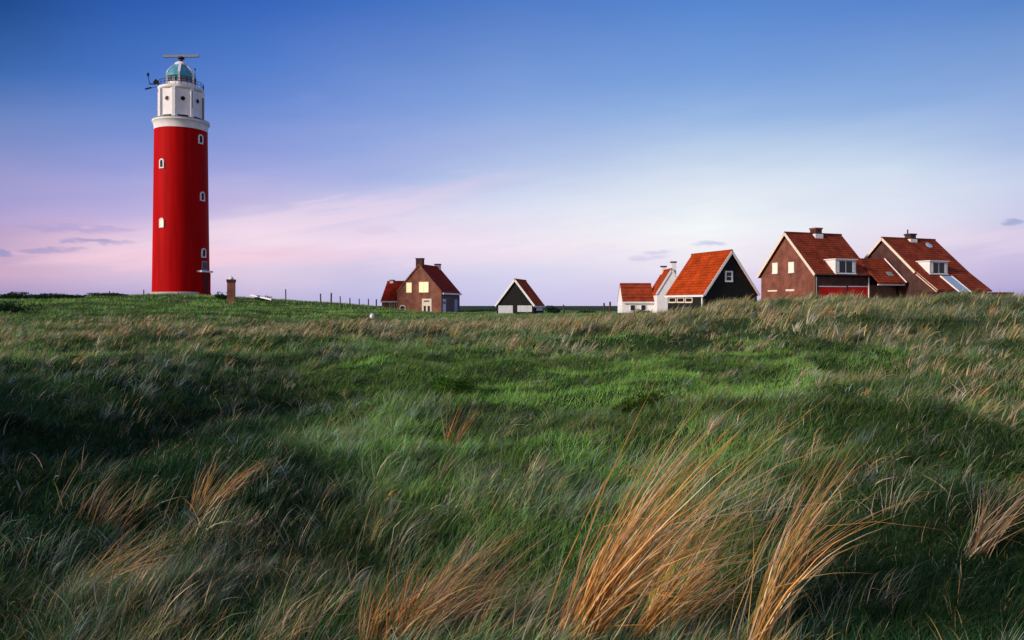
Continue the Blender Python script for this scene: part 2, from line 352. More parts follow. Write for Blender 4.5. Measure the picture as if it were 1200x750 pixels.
def blades(base, length, width, phi, th0, th1, power, col, tipcol, S):
    """ribbon blades that rise from their base and bend over; returns verts, colours, polygon starts, loops"""
    N = len(length); s = np.linspace(0, 1, S + 1)
    sm = (s[:-1] + s[1:]) / 2
    th = th0[:, None] + (th1 - th0)[:, None] * sm[None, :] ** power[:, None]
    th = th + rng.normal(0, .05, th.shape)
    kink = rng.random(N) < .06
    th[kink, S // 2:] += rng.uniform(.3, 1.0, kink.sum())[:, None]
    ph = phi[:, None] + rng.normal(0, .38, N)[:, None] * sm[None, :] + rng.normal(0, .06, th.shape)
    cp, sp = np.cos(ph), np.sin(ph)
    d = np.stack([np.sin(th) * cp, np.sin(th) * sp, np.cos(th)], -1) * (length / S)[:, None, None]
    pos = np.concatenate([np.zeros((N, 1, 3)), np.cumsum(d, 1)], 1) + base[:, None, :]
    T = pos[:, -1] - pos[:, 0]; T /= np.linalg.norm(T, axis=1, keepdims=True) + 1e-9
    P1 = np.stack([-np.sin(phi), np.cos(phi), np.zeros(N)], -1)
    P2 = np.cross(T, P1)
    be = rng.uniform(0, math.pi, N)[:, None]
    w = np.cos(be) * P1 + np.sin(be) * P2
    prof = (1 - s[:-1] ** 1.6) * 0.5
    prof[0] *= 0.8
    off = w[:, None, :] * (width[:, None] * prof[None, :])[:, :, None]
    Lp = pos[:, :-1] - off; Rp = pos[:, :-1] + off
    vv = np.empty((N, 2 * S + 1, 3))
    vv[:, 0:2 * S:2] = Lp; vv[:, 1:2 * S:2] = Rp; vv[:, 2 * S] = pos[:, -1]
    sv = np.empty(2 * S + 1); sv[0:2 * S:2] = s[:-1]; sv[1:2 * S:2] = s[:-1]; sv[2 * S] = 1
    cc = col[:, None, :] * (1 - sv[None, :, None] ** 1.5) + tipcol[:, None, :] * sv[None, :, None] ** 1.5
    li = []
    for k in range(S - 1): li += [2 * k, 2 * k + 1, 2 * k + 3, 2 * k + 2]
    li += [2 * S - 2, 2 * S - 1, 2 * S]
    st = [4 * k for k in range(S)]
    li = np.array(li); st = np.array(st)
    return vv.reshape(-1, 3), cc.reshape(-1, 3), st, li, N, 2 * S + 1

def merge(parts):
    co, cc, sts, lps = [], [], [], []; vo = 0; lo = 0
    for v, c, st, li, N, nv in parts:
        co.append(v); cc.append(c)
        lps.append((li[None, :] + (np.arange(N) * nv)[:, None]).ravel() + vo)
        sts.append((st[None, :] + (np.arange(N) * len(li))[:, None]).ravel() + lo)
        vo += N * nv; lo += N * len(li)
    return np.concatenate(co), np.concatenate(sts), np.concatenate(lps), np.concatenate(cc)

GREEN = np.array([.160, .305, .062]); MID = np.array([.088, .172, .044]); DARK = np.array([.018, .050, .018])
GREY = np.array([.27, .33, .30]); STRAW = np.array([.56, .43, .24]); ORANGE = np.array([.52, .29, .11]); PALE = np.array([.60, .54, .42]); OLIVE = np.array([.32, .31, .13])

WIND = 0.12     # radians off the +X axis, the wind blows to the right

def sstep(a, b, x):
    t = np.clip((x - a) / (b - a), 0, 1); return t * t * (3 - 2 * t)
def band(x, a, b, c, d): return sstep(a, b, x) * (1 - sstep(c, d, x))

def zones(x, y):
    r = np.hypot(x, y); az = np.degrees(np.arctan2(x, y)); px = 600 + F * np.tan(np.radians(np.clip(az, -60, 60)))
    n1 = fbm(x / 6.0, y / 6.0, 21); n2 = fbm(x / 2.0, y / 2.0, 33); n3 = fbm(x / 14, y / 14, 55)
    q1 = fbm(x / 5.0, y / 5.0, 71) - .5; q2 = fbm(x / 1.6, y / 1.6, 83) - .5
    rw = r * (1 + .34 * q1 + .20 * q2); pw = px + 330 * q1 + 160 * q2
    mound = band(pw, 380, 500, 840, 960) * band(rw, 14.5, 18, 26, 31) * (.6 + .4 * sstep(.36, .56, n2))
    hill = (1 - sstep(430, 560, pw)) * sstep(55, 70, rw)
    ridge = sstep(600, 700, pw) * band(rw, 24, 27, 46, 64)
    band1 = (1 - sstep(700, 800, pw)) * band(rw, 31, 38, 52, 64)
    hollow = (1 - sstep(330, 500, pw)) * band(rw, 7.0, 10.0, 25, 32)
    moss_shade = sstep(930, 1040, pw) * (1 - sstep(8.0, 10.5, rw))  # dark creeping herb, with the lower-right shade put into its colour
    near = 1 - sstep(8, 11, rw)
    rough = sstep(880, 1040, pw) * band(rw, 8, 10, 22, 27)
    moss_shade = np.maximum(moss_shade, .62 * rough)
    straw = .05 + .40 * sstep(.52, .74, n1) * sstep(.40, .62, n2)
    straw = straw + .66 * ridge * sstep(.32, .56, n2) + .62 * band1 * sstep(.36, .62, n2 * .5 + n1 * .5) + .10 * near * sstep(.45, .6, n2) + 1.1 * rough * sstep(.46, .62, n2)
    straw = straw * (1 - .65 * sstep(960, 1060, pw) * sstep(36, 42, rw))
    straw = straw * (1 - .80 * mound) * (1 - .85 * hollow) * (1 - .75 * moss_shade) * (1 - .7 * hill)
    return r, px, n1, n2, n3, mound, hill, ridge, band1, hollow, moss_shade, np.clip(straw, 0, .85)

def sample(n, r0, r1, amax=46):
    r = np.sqrt(rng.uniform(r0 * r0, r1 * r1, n)); a = np.radians(rng.uniform(-amax, amax, n))
    return r * np.sin(a), r * np.cos(a)

def blocked(x, y):
    k = np.zeros(len(x), bool)
    for cx, cy, ex, ey, dx, dy in FOOT:      # corner, unit axis u, extents along u and v
        ux, uy = ex, ey; vx, vy = -uy, ux
        a = (x - cx) * ux + (y - cy) * uy; b = (x - cx) * vx + (y - cy) * vy
        lo, hi = min(0, dy), max(0, dy)
        k |= (a > -.2) & (a < dx + .2) & (b > lo - .2) & (b < hi + .2)
    return k
FOOT = []

def tint(n, greyp, z, spread=.22, tuft=False):
    (r, px, n1, n2, n3, mound, hill, ridge, band1, hollow, moss_shade, straw) = z
    base = MID[None] * np.ones((n, 1))
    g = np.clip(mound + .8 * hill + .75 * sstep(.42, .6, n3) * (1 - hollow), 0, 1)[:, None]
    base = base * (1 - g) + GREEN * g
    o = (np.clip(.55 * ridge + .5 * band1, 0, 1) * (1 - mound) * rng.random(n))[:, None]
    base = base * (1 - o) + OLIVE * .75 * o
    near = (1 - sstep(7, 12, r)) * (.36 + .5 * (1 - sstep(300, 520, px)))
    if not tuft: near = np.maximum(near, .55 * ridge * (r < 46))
    dk = np.clip(hollow * .9 + moss_shade * .95 + near, 0, 1)[:, None]  # shade of hollow and lower frame edge put into blade colour
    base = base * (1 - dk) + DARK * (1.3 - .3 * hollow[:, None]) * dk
    gp = greyp * (1 - .8 * mound) * (1 - .8 * hill) * (1 - .7 * moss_shade) * (1 - .35 * hollow)
    gr = (rng.random(n) < gp)[:, None] * rng.uniform(.35, .95, (n, 1))
    base = base * (1 - gr) + GREY * gr
    base = base * (.62 + .76 * sstep(.34, .66, n2))[:, None]
    base = base * rng.uniform(1 - spread, 1 + spread, (n, 1)) * (1 + .10 * rng.standard_normal((n, 3)))
    return np.clip(base, .004, .8)

def straw_tint(n):
    t = rng.random((n, 1)); u = rng.random((n, 1))
    c = np.where(u < .36, STRAW, np.where(u < .54, ORANGE, np.where(u < .80, PALE, OLIVE)))
    c = c * (.55 + .6 * t)
    return np.clip(c * (1 + .08 * rng.standard_normal((n, 3))), .01, .8)

def tufts(n, r0, r1, nb, S, wid, dry_out, green_out, amax=46, hs=1.0):
    x, y = sample(n, r0, r1, amax)
    k = ~blocked(x, y); x, y = x[k], y[k]
    z = zones(x, y)
    mound, hill, moss_shade, straw, hollow = z[5], z[6], z[10], z[11], z[9]
    gap = fbm(x / 1.1, y / 1.1, 97)
    keep = (rng.random(len(x)) > .62 * mound + .55 * hill + .6 * moss_shade + .50 * hollow + .25 * (1 - sstep(7, 9, z[0])) * (z[1] < 420)) & (gap > .44 + .06 * z[7] - .2 * sstep(34, 48, z[0]))
    x, y = x[keep], y[keep]; z = tuple(q[keep] for q in z); straw = z[11]
    isdry = rng.random(len(x)) < straw
    for dry in (False, True):
        sel = isdry if dry else ~isdry
        tx, ty = x[sel], y[sel]; zz = [q[sel] for q in z]; m = len(tx)
        if not m: continue
        size = rng.uniform(.45, 1.1, m) * hs * (1 + .38 * zz[7] * (zz[0] < 60)) * (1 - .45 * zz[5] - .4 * zz[6]) * (1.08 if dry else .85)
        cnt = rng.poisson(nb * (1.1 if dry else .9), m) + 4
        # every tuft is made of a few locks of blades that lie together
        NL = 6
        lphi = rng.uniform(0, 2 * math.pi, (m, NL)); lsp = rng.random((m, NL))
        wb = np.where(rng.random(m) < .45, .8, .22) if not dry else np.full(m, 1.0)
        idx = np.repeat(np.arange(m), cnt); N = len(idx); lk_ = rng.integers(0, NL, N)
        aa = lphi[idx, lk_] + rng.normal(0, .35, N)
        rad = np.abs(rng.normal(0, .10, N)) * (.5 + size[idx])
        bx = tx[idx] + rad * np.cos(aa); by = ty[idx] + rad * np.sin(aa)
        bz = ground_z(bx, by) - .03
        L = size[idx] * rng.uniform(.35, 1.0, N) * .85
        sp_ = lsp[idx, lk_]
        wx = np.cos(WIND) * wb[idx] + .9 * sp_ * np.cos(aa) + .14 * rng.standard_normal(N)
        wy = np.sin(WIND) * wb[idx] + .9 * sp_ * np.sin(aa) + .14 * rng.standard_normal(N)
        phi = np.arctan2(wy, wx)
        th0 = np.clip(.05 + .55 * sp_ * rng.uniform(.6, 1.2, N), 0, 1); th1 = th0 + (.35 + .9 * rng.random((m, NL))[idx, lk_]) * rng.uniform(.7, 1.3, N)
        pw = rng.uniform(.9, 1.8, N)
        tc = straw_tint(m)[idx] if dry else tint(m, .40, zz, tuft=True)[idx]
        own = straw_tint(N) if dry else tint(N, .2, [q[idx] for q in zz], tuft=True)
        c = .6 * tc + .4 * own
        if dry:      # dry stems are mixed with living ones
            mixg = rng.random(N) < .26
            c[mixg] = (MID * rng.uniform(.7, 1.6, (mixg.sum(), 1)))
        else:
            strays = rng.random(N) < .045 + .09 * (1 - sstep(8, 12, np.hypot(bx, by)))
            c[strays] = straw_tint(strays.sum()) * .75
        tip = c * (1.0 if dry else 1.08) + (0.0 if dry else .10) * STRAW * rng.random((N, 1))
        w = wid * rng.uniform(.6, 1.3, N)
        (dry_out if dry else green_out).append(blades(np.column_stack([bx, by, bz]), L, w, phi, th0, th1, pw, c, tip, S))

def turf(n, r0, r1, S, wid, out, h=(.08, .26), amax=46):
    x, y = sample(n, r0, r1, amax)
    k = ~blocked(x, y); x, y = x[k], y[k]
    z = zones(x, y); n = len(x)
    L = rng.uniform(h[0], h[1], n) * (.6 + .9 * z[3]) * (1 - .25 * z[5])
    phi = WIND + rng.normal(0, 1.1, n); th0 = rng.uniform(0, .5, n); th1 = th0 + rng.uniform(.2, 1.3, n)
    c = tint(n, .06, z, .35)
    dead = sstep(.56, .68, fbm(x / 1.3 + 9, y / 1.3, 141))
    d = rng.random(n) < (.02 + .30 * z[11] + .30 * dead * (1 - z[10]) * (1 - .75 * z[5]) * (1 - .6 * z[9])); c[d] = straw_tint(d.sum()) * .75
    out.append(blades(np.column_stack([x, y, ground_z(x, y) - .02]), L, wid * rng.uniform(.6, 1.4, n), phi, th0, th1, rng.uniform(.8, 1.6, n), c, c * 1.1, S))

# ------------------------------------------------------------------ buildings
class House:
    """near corner at a pixel and depth; local x runs along the visible eaves side, local y across the gable (W may be negative)"""
    def __init__(self, name, label, cat, cpx, Y, u, side_px, gable_px, eave_py, apex_py, base_z, mirror=False, group=None):
        ux, uy = u; n = math.hypot(ux, uy); ux, uy = ux / n, uy / n
        vx, vy = -uy, ux
        s = -1 if mirror else 1
        t = (cpx - CX) / F; X = t * Y
        ts = (side_px - CX) / F; self.L = (ts * Y - X) / (ux - ts * uy)
        tg = (gable_px - CX) / F; self.W = (tg * Y - X) / (vx - tg * vy)      # signed
        self.u = Vector((ux, uy, 0)); self.v = Vector((vx, vy, 0)); self.o = Vector((X, Y, base_z))
        ap = self.o + self.v * (self.W / 2)
        self.eave = EYE + (HY - eave_py) / F * Y - base_z
        self.ridge = EYE + (HY - apex_py) / F * ap.y - base_z
        self.base = base_z
        self.t = thing(name, label, cat, self.o, math.atan2(uy, ux), group)
        FOOT.append((X, Y, ux, uy, self.L, self.W))
        self.k = (self.ridge - self.eave) / (abs(self.W) / 2)
        self.s = 1 if self.W > 0 else -1
    def local(self, P):
        d = P - self.o; return Vector((d.dot(self.u), d.dot(self.v), d.z))
    def hit(self, px, py, plane, off=0.0):
        """where the sight line meets the gable (x = -off), the eaves side (y = -off outwards) or the near roof slope"""
        d = at(px, py, 1.0) - Vector((0, 0, EYE)); c = Vector((0, 0, EYE)) - self.o
        cl = Vector((c.dot(self.u), c.dot(self.v), c.z)); dl = Vector((d.dot(self.u), d.dot(self.v), d.z))
        if plane == 'gable': k = (-off - cl.x) / dl.x
        elif plane == 'side': k = (-off * self.s - cl.y) / dl.y
        else:      # z = eave + slope * (s*y)
            k = (self.eave + off + self.k * self.s * cl.y - cl.z) / (dl.z - self.k * self.s * dl.y)
        return cl + dl * k
    def walls(self, m, side_m=None, below=1.6):
        W, L, s = self.W, self.L, self.s
        e, r = self.eave, self.ridge
        poly = [(0, -below), (W, -below), (W, e), (W / 2, r - .02), (0, e)]
        self.wall = MB().prism(poly, 'x', 0, L).build('wall', m, self.t)
        if side_m:
            MB().box(.003, L - .003, -.03 * s, .12 * s, -below, e - .02).build('side_wall', side_m, self.t)
    def roof(self, m, over=.28, verge=.22, th=.14, ext=0.0, ext_k=None):
        W, L, s, e, r, k = abs(self.W), self.L, self.s, self.eave, self.ridge, self.k
        mb = MB(); up = .03
        near = [(-over, e - over * k + up), (W / 2, r + up)]
        if ext:
            near = [(-ext, e - ext * ext_k + up), (-.0, e + up), (W / 2, r + up)]
        pts = near + [(W + over, e - over * k + up)]
        top = [(y * s, z + th) for y, z in pts]; bot = [(y * s, z) for y, z in pts]
        mb.prism(top + bot[::-1], 'x', -verge, L + verge)
        self.rf = mb.build('roof', m, self.t)
        rc = MB(); rc.tube((-verge, s * W / 2, r + th + up), (L + verge, s * W / 2, r + th + up), .11, n=8)
        rc.build('ridge_tiles', m, self.rf)
        self.over, self.verge, self.th, self.ext, self.ext_k = over, verge, th, ext, ext_k
    def barge(self, m, w=.24, t=.05, far=True, near=True):
        """boards along the gable verges"""
        W, s, e, r, k = abs(self.W), self.s, self.eave, self.ridge, self.k
        x = -self.verge - .03
        def board(p, q):
            MB().bar((x, p[0] * s, p[1]), (x, q[0] * s, q[1]), t, w, up=(0, 0, 1)).build('bargeboard', m, self.t)
        dz = .07
        y0 = -self.over
        if near: board((y0, e + y0 * k + dz), (W / 2, r + dz))
        if far: board((W + self.over, e - self.over * k + dz), (W / 2, r + dz))
    def chimney(self, x, yfrac, w, d, top, wm, cap=None, flash=False, bottom=None):
        y = self.W * yfrac; zr = self.ridge - abs(abs(y) - abs(self.W) / 2) * self.k
        b = bottom if bottom is not None else zr - .35
        c = MB().box(x - w / 2, x + w / 2, y - d / 2, y + d / 2, b, top).build('chimney', wm, self.rf)
        MB().box(x - w / 2 - .07, x + w / 2 + .07, y - d / 2 - .07, y + d / 2 + .07, top, top + .16).build('chimney_cap', cap or wm, c)
        if flash:
            MB().box(x - w / 2 - .09, x + w / 2 + .09, y - d / 2 - .09, y + d / 2 + .09, b, zr + .12).build('flashing', 'white_paint', c)
        return c
    def window(self, px, py, wpx, hpx, plane, frame='white_paint', pane='glass', bars=(0, 0), fw=.09, name='window', off=.05):
        c = self.hit(px, py, plane); a = self.hit(px - wpx / 2, py, plane); b = self.hit(px + wpx / 2, py, plane)
        z0 = self.hit(px, py + hpx / 2, plane).z; z1 = self.hit(px, py - hpx / 2, plane).z
        if plane == 'gable': lo, hi = sorted((a.y, b.y))
        else: lo, hi = sorted((a.x, b.x))
        def bx(mb, p0, p1, q0, q1, d0, d1):
            if plane == 'gable': mb.box(-d1, -d0, p0, p1, q0, q1)
            else: mb.box(p0, p1, *sorted((-d1 * self.s, -d0 * self.s)), q0, q1)
        f = MB()
        bx(f, lo, hi, z0, z0 + fw, -.02, off + .03); bx(f, lo, hi, z1 - fw, z1, -.02, off)
        bx(f, lo, lo + fw, z0 + fw, z1 - fw, -.02, off); bx(f, hi - fw, hi, z0 + fw, z1 - fw, -.02, off)
        for k in range(bars[0]):
            p = lo + (hi - lo) * (k + 1) / (bars[0] + 1); bx(f, p - .03, p + .03, z0 + fw, z1 - fw, -.02, off - .008)
        for k in range(bars[1]):
            q = z0 + (z1 - z0) * (k + 1) / (bars[1] + 1); bx(f, lo + fw, hi - fw, q - .03, q + .03, -.02, off - .014)
        fo = f.build(name, frame, self.t)
        g = MB(); bx(g, lo + fw * .6, hi - fw * .6, z0 + fw * .6, z1 - fw * .6, -.02, off - .025)
        g.build('pane', pane, fo)
        return fo
    def panel(self, px0, px1, py0, py1, plane, m, name, off=.05):
        a = self.hit(px0, (py0 + py1) / 2, plane); b = self.hit(px1, (py0 + py1) / 2, plane)
        z0 = self.hit((px0 + px1) / 2, py1, plane).z; z1 = self.hit((px0 + px1) / 2, py0, plane).z
        mb = MB()
        if plane == 'gable': mb.box(-off, .02, *sorted((a.y, b.y)), z0, z1)
        else: mb.box(*sorted((a.x, b.x)), *sorted((-off * self.s, .02 * self.s)), z0, z1)
        return mb.build(name, m, self.t)
    def dormer(self, px0, px1, py0, py1, cheek, bars=1):
        """flat topped dormer standing on the near roof slope"""
        fr = self.hit((px0 + px1) / 2, py1, 'roof', .18); yf = fr.y
        # front plane at local y = yf
        def hy(px, py):
            d = at(px, py, 1.0) - Vector((0, 0, EYE)); c = Vector((0, 0, EYE)) - self.o
            cl = Vector((c.dot(self.u), c.dot(self.v), c.z)); dl = Vector((d.dot(self.u), d.dot(self.v), d.z))
            return cl + dl * ((yf - cl.y) / dl.y)
        a = hy(px0, (py0 + py1) / 2); b = hy(px1, (py0 + py1) / 2); z0 = hy((px0 + px1) / 2, py1).z; z1 = hy((px0 + px1) / 2, py0).z
        x0, x1 = a.x, b.x; s = self.s
        depth = (z1 - z0) / self.k + .5
        D = MB()
        poly = [(yf, z0), (yf, z1), (yf + s * depth, z1), (yf + s * depth, z1 - .06)]
        D.prism(poly, 'x', x0, x1)
        dm = D.build('dormer', 'white_paint', self.t)
        MB().box(x0 - .12, x1 + .12, *sorted((yf - s * .14, yf + s * (depth + .1))), z1 + .004, z1 + .10).build('dormer_roof', 'white_paint', dm)
        n = bars + 1; fw = .12; wd = (x1 - x0 - fw * (n + 1)) / n
        for i in range(n):
            p = x0 + fw + i * (wd + fw)
            MB().box(p, p + wd, *sorted((yf - s * .012, yf + s * .05)), z0 + .16, z1 - .12).build('pane', 'glass', dm)
            cw = wd * .3
            for q in (p + .03, p + wd - cw - .03):
                MB().box(q, q + cw, *sorted((yf - s * .018, yf - s * .0125)), z0 + .2, z1 - .16).build('curtain', 'white_paint', dm) if (i + (q > p + wd / 2)) % 2 == 0 else None
        MB().box(x0 - .05, x1 + .05, *sorted((yf - s * .10, yf + s * .02)), z0 + .02, z0 + .09).build('sill', 'white_paint', dm)
        return dm

# --- the brick house left of the middle
h = House('brick_house', 'brown brick house with two chimneys and pale yellow lit upper windows', 'house',
          517, 130, (.25, .97), 538.5, 465.5, 342, 311, EYE - 1.25)
h.walls('brick_mid', 'brick_grey'); h.roof('tile_red', over=.22, verge=.03)  # side away from the sun gets a shaded brick colour
MB().box(-.02, h.L + .05, -.42, -.28, h.eave - .42, h.eave - .14).build('gutter', 'white_paint', h.t)
for s0, s1 in ((0, h.W / 2), (h.W, h.W / 2)):      # stone coping on the gable
    MB().bar((.02, s0, h.eave + .12), (.02, s1, h.ridge + .12), .34, .2).build('gable_coping', 'brick_mid', h.t)
h.chimney(.45, .5, .9, 1.15, h.ridge + 1.05, 'brick_dark', 'dark_metal')
h.chimney(h.L - .5, .5, .7, .95, h.ridge + .55, 'cream_paint', 'dark_metal')
h.window(479.3, 337, 6.6, 12, 'gable', 'cream_paint', 'lit', fw=.07)
h.window(496.6, 336.5, 11.4, 12.6, 'gable', 'cream_paint', 'lit', (1, 0), fw=.07)
dr = h.panel(494.6, 505.8, 350, 366, 'gable', 'cream_paint', 'door_surround', .06)
for p0, p1 in ((496.6, 499.3), (501.2, 504)):
    g = h.panel(p0, p1, 358.5, 366, 'gable', 'glass', 'door_glass', .07); g.parent = dr
g = h.panel(496.9, 503.2, 352.2, 353.6, 'gable', 'shade_dark', 'transom_light', .07); g.parent = dr
# arched white window at the foot of the gable
c = h.hit(472, 361, 'gable'); ar = MB()
n = 12
for k in range(n):
    a0, a1 = math.pi * k / n, math.pi * (k + 1) / n
    ar.bar((-.06, c.y + .48 * math.cos(a0), c.z + .45 * math.sin(a0)), (-.06, c.y + .48 * math.cos(a1), c.z + .45 * math.sin(a1)), .12, .16)
for sg in (-1, 1): ar.box(-.12, 0, c.y + sg * .48 - .08, c.y + sg * .48 + .08, c.z - .7, c.z)
aw = ar.build('arched_window', 'cream_paint', h.t)
MB().box(-.03, .01, c.y - .42, c.y + .42, c.z - .7, c.z + .3).build('pane', 'glass', aw)
sd = h.panel(518.6, 522.2, 352, 366, 'side', 'white_paint', 'side_door', .06)
MB().box(*sorted((h.hit(519, 355, 'side').x, h.hit(521.6, 355, 'side').x)), -.08, -.061, h.hit(520, 356.5, 'side').z, h.hit(520, 353, 'side').z).build('fanlight', 'glass', sd)
h.panel(532.4, 535.6, 351, 366, 'side', 'grey_blue_door', 'back_door', .06)
h.panel(518.5, 522.5, 350.5, 351.8, 'side', 'white_paint', 'lintel', .07)

# --- its low neighbour, half hidden behind
h = House('low_cottage', 'low red roofed cottage with one small chimney, half hidden behind the brown brick house', 'house',
          447.5, 136, (.97, -.2), 470, 458, 352, 331, EYE - 1.0)
h.W = 6.0; h.ridge = EYE + (HY - 331) / F * 139 - h.base; h.k = (h.ridge - h.eave) / 3.0; h.s = 1
FOOT[-1] = (*FOOT[-1][:4], h.L, 6.0)
h.walls('brick_mid'); h.roof('tile_red', verge=.15)
MB().box(-.1, h.L, -.34, -.24, h.eave - .38, h.eave - .12).build('gutter', 'cream_paint', h.t)
h.chimney(.75, .5, .62, .62, h.ridge + .30, 'white_wall', 'dark_metal')
h.window(463.5, 358, 3, 8, 'side', 'cream_paint', 'glass')
h.window(458, 357, 3.2, 5, 'side', 'cream_paint', 'glass')

# --- small black shed in the middle
h = House('black_shed', 'small black gabled shed with white doors and a narrow red roof slope', 'shed',
          625, 110, (.25, .97), 636.5, 582, 357.2, 328.6, EYE - 1.6)
h.walls('black_wood'); h.roof('tile_orange', over=.2, verge=.2)
h.barge('white_paint', w=.26, far=True)
h.panel(584, 601, 358, 370, 'gable', 'door_grey', 'garage_door', .05)
h.panel(606.5, 623.5, 358, 365.5, 'gable', 'door_grey', 'garage_door', .05)
h.panel(628.5, 635.5, 358, 364, 'side', 'white_paint', 'side_panel', .05)
MB().box(h.L * .0 - .1, h.L + .1, -.32, -.24, h.eave - .36, h.eave - .16).build('gutter', 'white_paint', h.t)

# --- white cottage (low wing and tall wing)
h = House('white_cottage', 'whitewashed cottage with a low and a tall red roofed wing behind the orange roofed barn', 'house',
          770, 95, (0.0, 1.0), 760.5, 804, 344, 316.8, EYE - 1.0, mirror=True)
h.walls('white_wall'); h.roof('tile_orange', over=.12, verge=.05)
h.barge('white_paint', w=.22)
z = h.ridge
h.chimney(h.L - .6, .5, .55, .6, z + .62, 'white_wall', 'brick_dark')
h.chimney(.9, .62, .55, .55, z + .95, 'white_wall', 'brick_dark', bottom=z - 1.2)
# low wing, ridge across the view, west of the tall one (local x away from the camera, local y to the left)
ev = EYE + (HY - 352.5) / F * 97 - h.base; rg = EYE + (HY - 333.2) / F * 99.2 - h.base
x0, x1 = 2.0, 6.4; xm = (x0 + x1) / 2; yl = h.o.x - 13.45
MB().prism([(x0, -1.6), (x1, -1.6), (x1, ev), (xm, rg - .02), (x0, ev)], 'y', .003, yl).build('low_wing_wall', 'white_wall', h.t)
kk = (rg - ev) / (xm - x0)
pts = [(x0 - .2, ev - .2 * kk + .03), (xm, rg + .03), (x1 + .2, ev - .2 * kk + .03)]
lr = MB().prism([(a, b + .14) for a, b in pts] + pts[::-1], 'y', .004, yl + .02).build('low_wing_roof', pattern_mat('tile_low', (.42, .07, .025), (.33, .055, .02), (.15, .03, .012), .24, .33, .03, roof=True), h.t)
mm = lr.data
FOOT.append((13.2, 96.5, 1, 0, 4.2, 5.5))
MB().box(x0 - .24, x0 - .18, .02, yl, ev - .32, ev - .1).build('gutter', 'white_paint', h.t)
for yy in (1.3, 2.6):
    w_ = MB().box(x0 - .05, x0 + .02, yy - .35, yy + .35, ev - 1.25, ev - .45).build('window', 'white_paint', h.t)
    MB().box(x0 - .06, x0 - .051, yy - .26, yy + .26, ev - 1.17, ev - .53).build('pane', 'glass', w_)

# --- black barn with the orange roof
h = House('black_barn', 'black timber barn with bright orange tiled roof and white edged gable', 'barn',
          825, 69, (-.34, .94), 782.5, 887, 344.6, 296, EYE - .75, mirror=True)
h.walls('black_wood'); h.roof('tile_orange', over=.12, verge=.2)
h.barge('white_paint', w=.2)
h.window(854, 324, 9, 13, 'gable', 'white_paint', 'glass', (0, 1), fw=.13)
for px in (788.3, 798, 807.6):
    h.window(px, 351.6, 8.6, 6.8, 'side', 'cream_paint', 'dark_glass', fw=.11)
MB().box(-.2, h.L + .2, *sorted((.22, .14)), h.eave - .24, h.eave - .06).build('fascia', 'white_paint', h.t)
MB().tube((.12, .12, -1.2), (.12, .12, h.eave - .3), .07, n=8).build('downpipe', 'white_paint', h.t)

# --- brick house with the dormer
U = (.927, .375)
h2 = h = House('dormer_house', 'red brick house with white dormer and red garage doors, beside the orange roofed barn', 'house',
          955, 78, U, 1018, 892, 319.5, 274.5, EYE + .2)
h.walls('brick_red', 'brick_dark'); h.roof('tile_brown', over=.3, verge=.3)  # eaves side in darker brick, its shade put into the colour
h.barge('cream_paint', w=.26)
h.chimney(h.hit(957, 277, 'roof').x, .5, .85, .8, h.ridge + .62, 'brick_dark', 'brick_red', flash=True)
h.window(908.4, 314.5, 6.2, 13, 'gable', 'white_paint', 'lit_white', (0, 1), fw=.12)
h.window(927.5, 313.5, 6.6, 13, 'gable', 'white_paint', 'lit_white', (0, 1), fw=.12)
h.panel(900, 911, 340, 341.7, 'gable', 'cream_paint', 'lintel', .05)
h.panel(921, 931, 339, 341.2, 'gable', 'cream_paint', 'lintel', .05)
h.dormer(979, 1003, 304.5, 321.5, 967)
for a, b in ((958.5, 991.5), (994, 1016.5)):
    g = h.panel(a, b, 336.2, 348, 'side', 'red_door', 'garage_door', .06)
    q = h.panel(a, b, 335.2, 336.2, 'side', 'white_paint', 'door_lintel', .08); q.parent = g
MB().tube((h.L - .1, -.1, -1.5), (h.L - .1, -.1, h.eave - .1), .06, n=8).build('downpipe', 'white_paint', h.t)
MB().tube((.1, -.1, -1.5), (.1, -.1, h.eave - .1), .05, n=8).build('downpipe', 'grey_metal', h.t)
MB().tube((-.3, -.42, h.eave - .22), (h.L + .3, -.42, h.eave - .22), .07, n=8).build('gutter', 'dark_metal', h.t)

# --- right hand house with the glass roof panel and low link roof
h3 = h = House('catslide_house', 'dark brick house with long sloping roof and blue glass roof panel', 'house',
          1074.5, 80, U, 1134, 1000, 320, 280.5, EYE + .1)
t_ = (1035.5 - CX) / F; half = (t_ * h.o.y - h.o.x) / (h.v.x - t_ * h.v.y)
h.W = 2 * half; ap = h.o + h.v * half; h.ridge = EYE + (HY - 280.5) / F * ap.y - h.base; h.k = (h.ridge - h.eave) / half; h.s = 1
FOOT[-1] = (*FOOT[-1][:4], h.L, h.W)
h.walls('brick_dark'); h.roof('tile_brown', over=.3, verge=.28, ext=2.5, ext_k=.76)
h.barge('cream_paint', w=.24, near=False)
x = -h.verge - .03
MB().bar((x, 0, h.eave + .05), (x, h.W / 2, h.ridge + .07), .05, .24).build('bargeboard', 'cream_paint', h.t)
MB().bar((x + .12, -2.5, h.eave - 2.5 * .76 + .06), (x + .12, -.12, h.eave - .06), .05, .26).build('bargeboard', 'cream_paint', h.t)
MB().prism([(-2.2, -1.5), (0.1, -1.5), (0.1, h.eave - .05), (-2.2, h.eave - 2.2 * .76)], 'x', .05, h.L - .05).build('low_wall', 'brick_dark', h.t)
h.chimney(h.hit(1066, 281, 'roof').x, .5, .8, .75, h.ridge + .55, 'brick_dark', 'dark_metal', flash=True)
cxx = h.hit(1063, 281, 'roof').x
MB().tube((cxx, h.W / 2, h.ridge + .6), (cxx, h.W / 2, h.ridge + 1.15), .07, n=8).build('flue', 'dark_metal', h.rf)
h.dormer(1089.5, 1110.5, 306.5, 322, 1079)
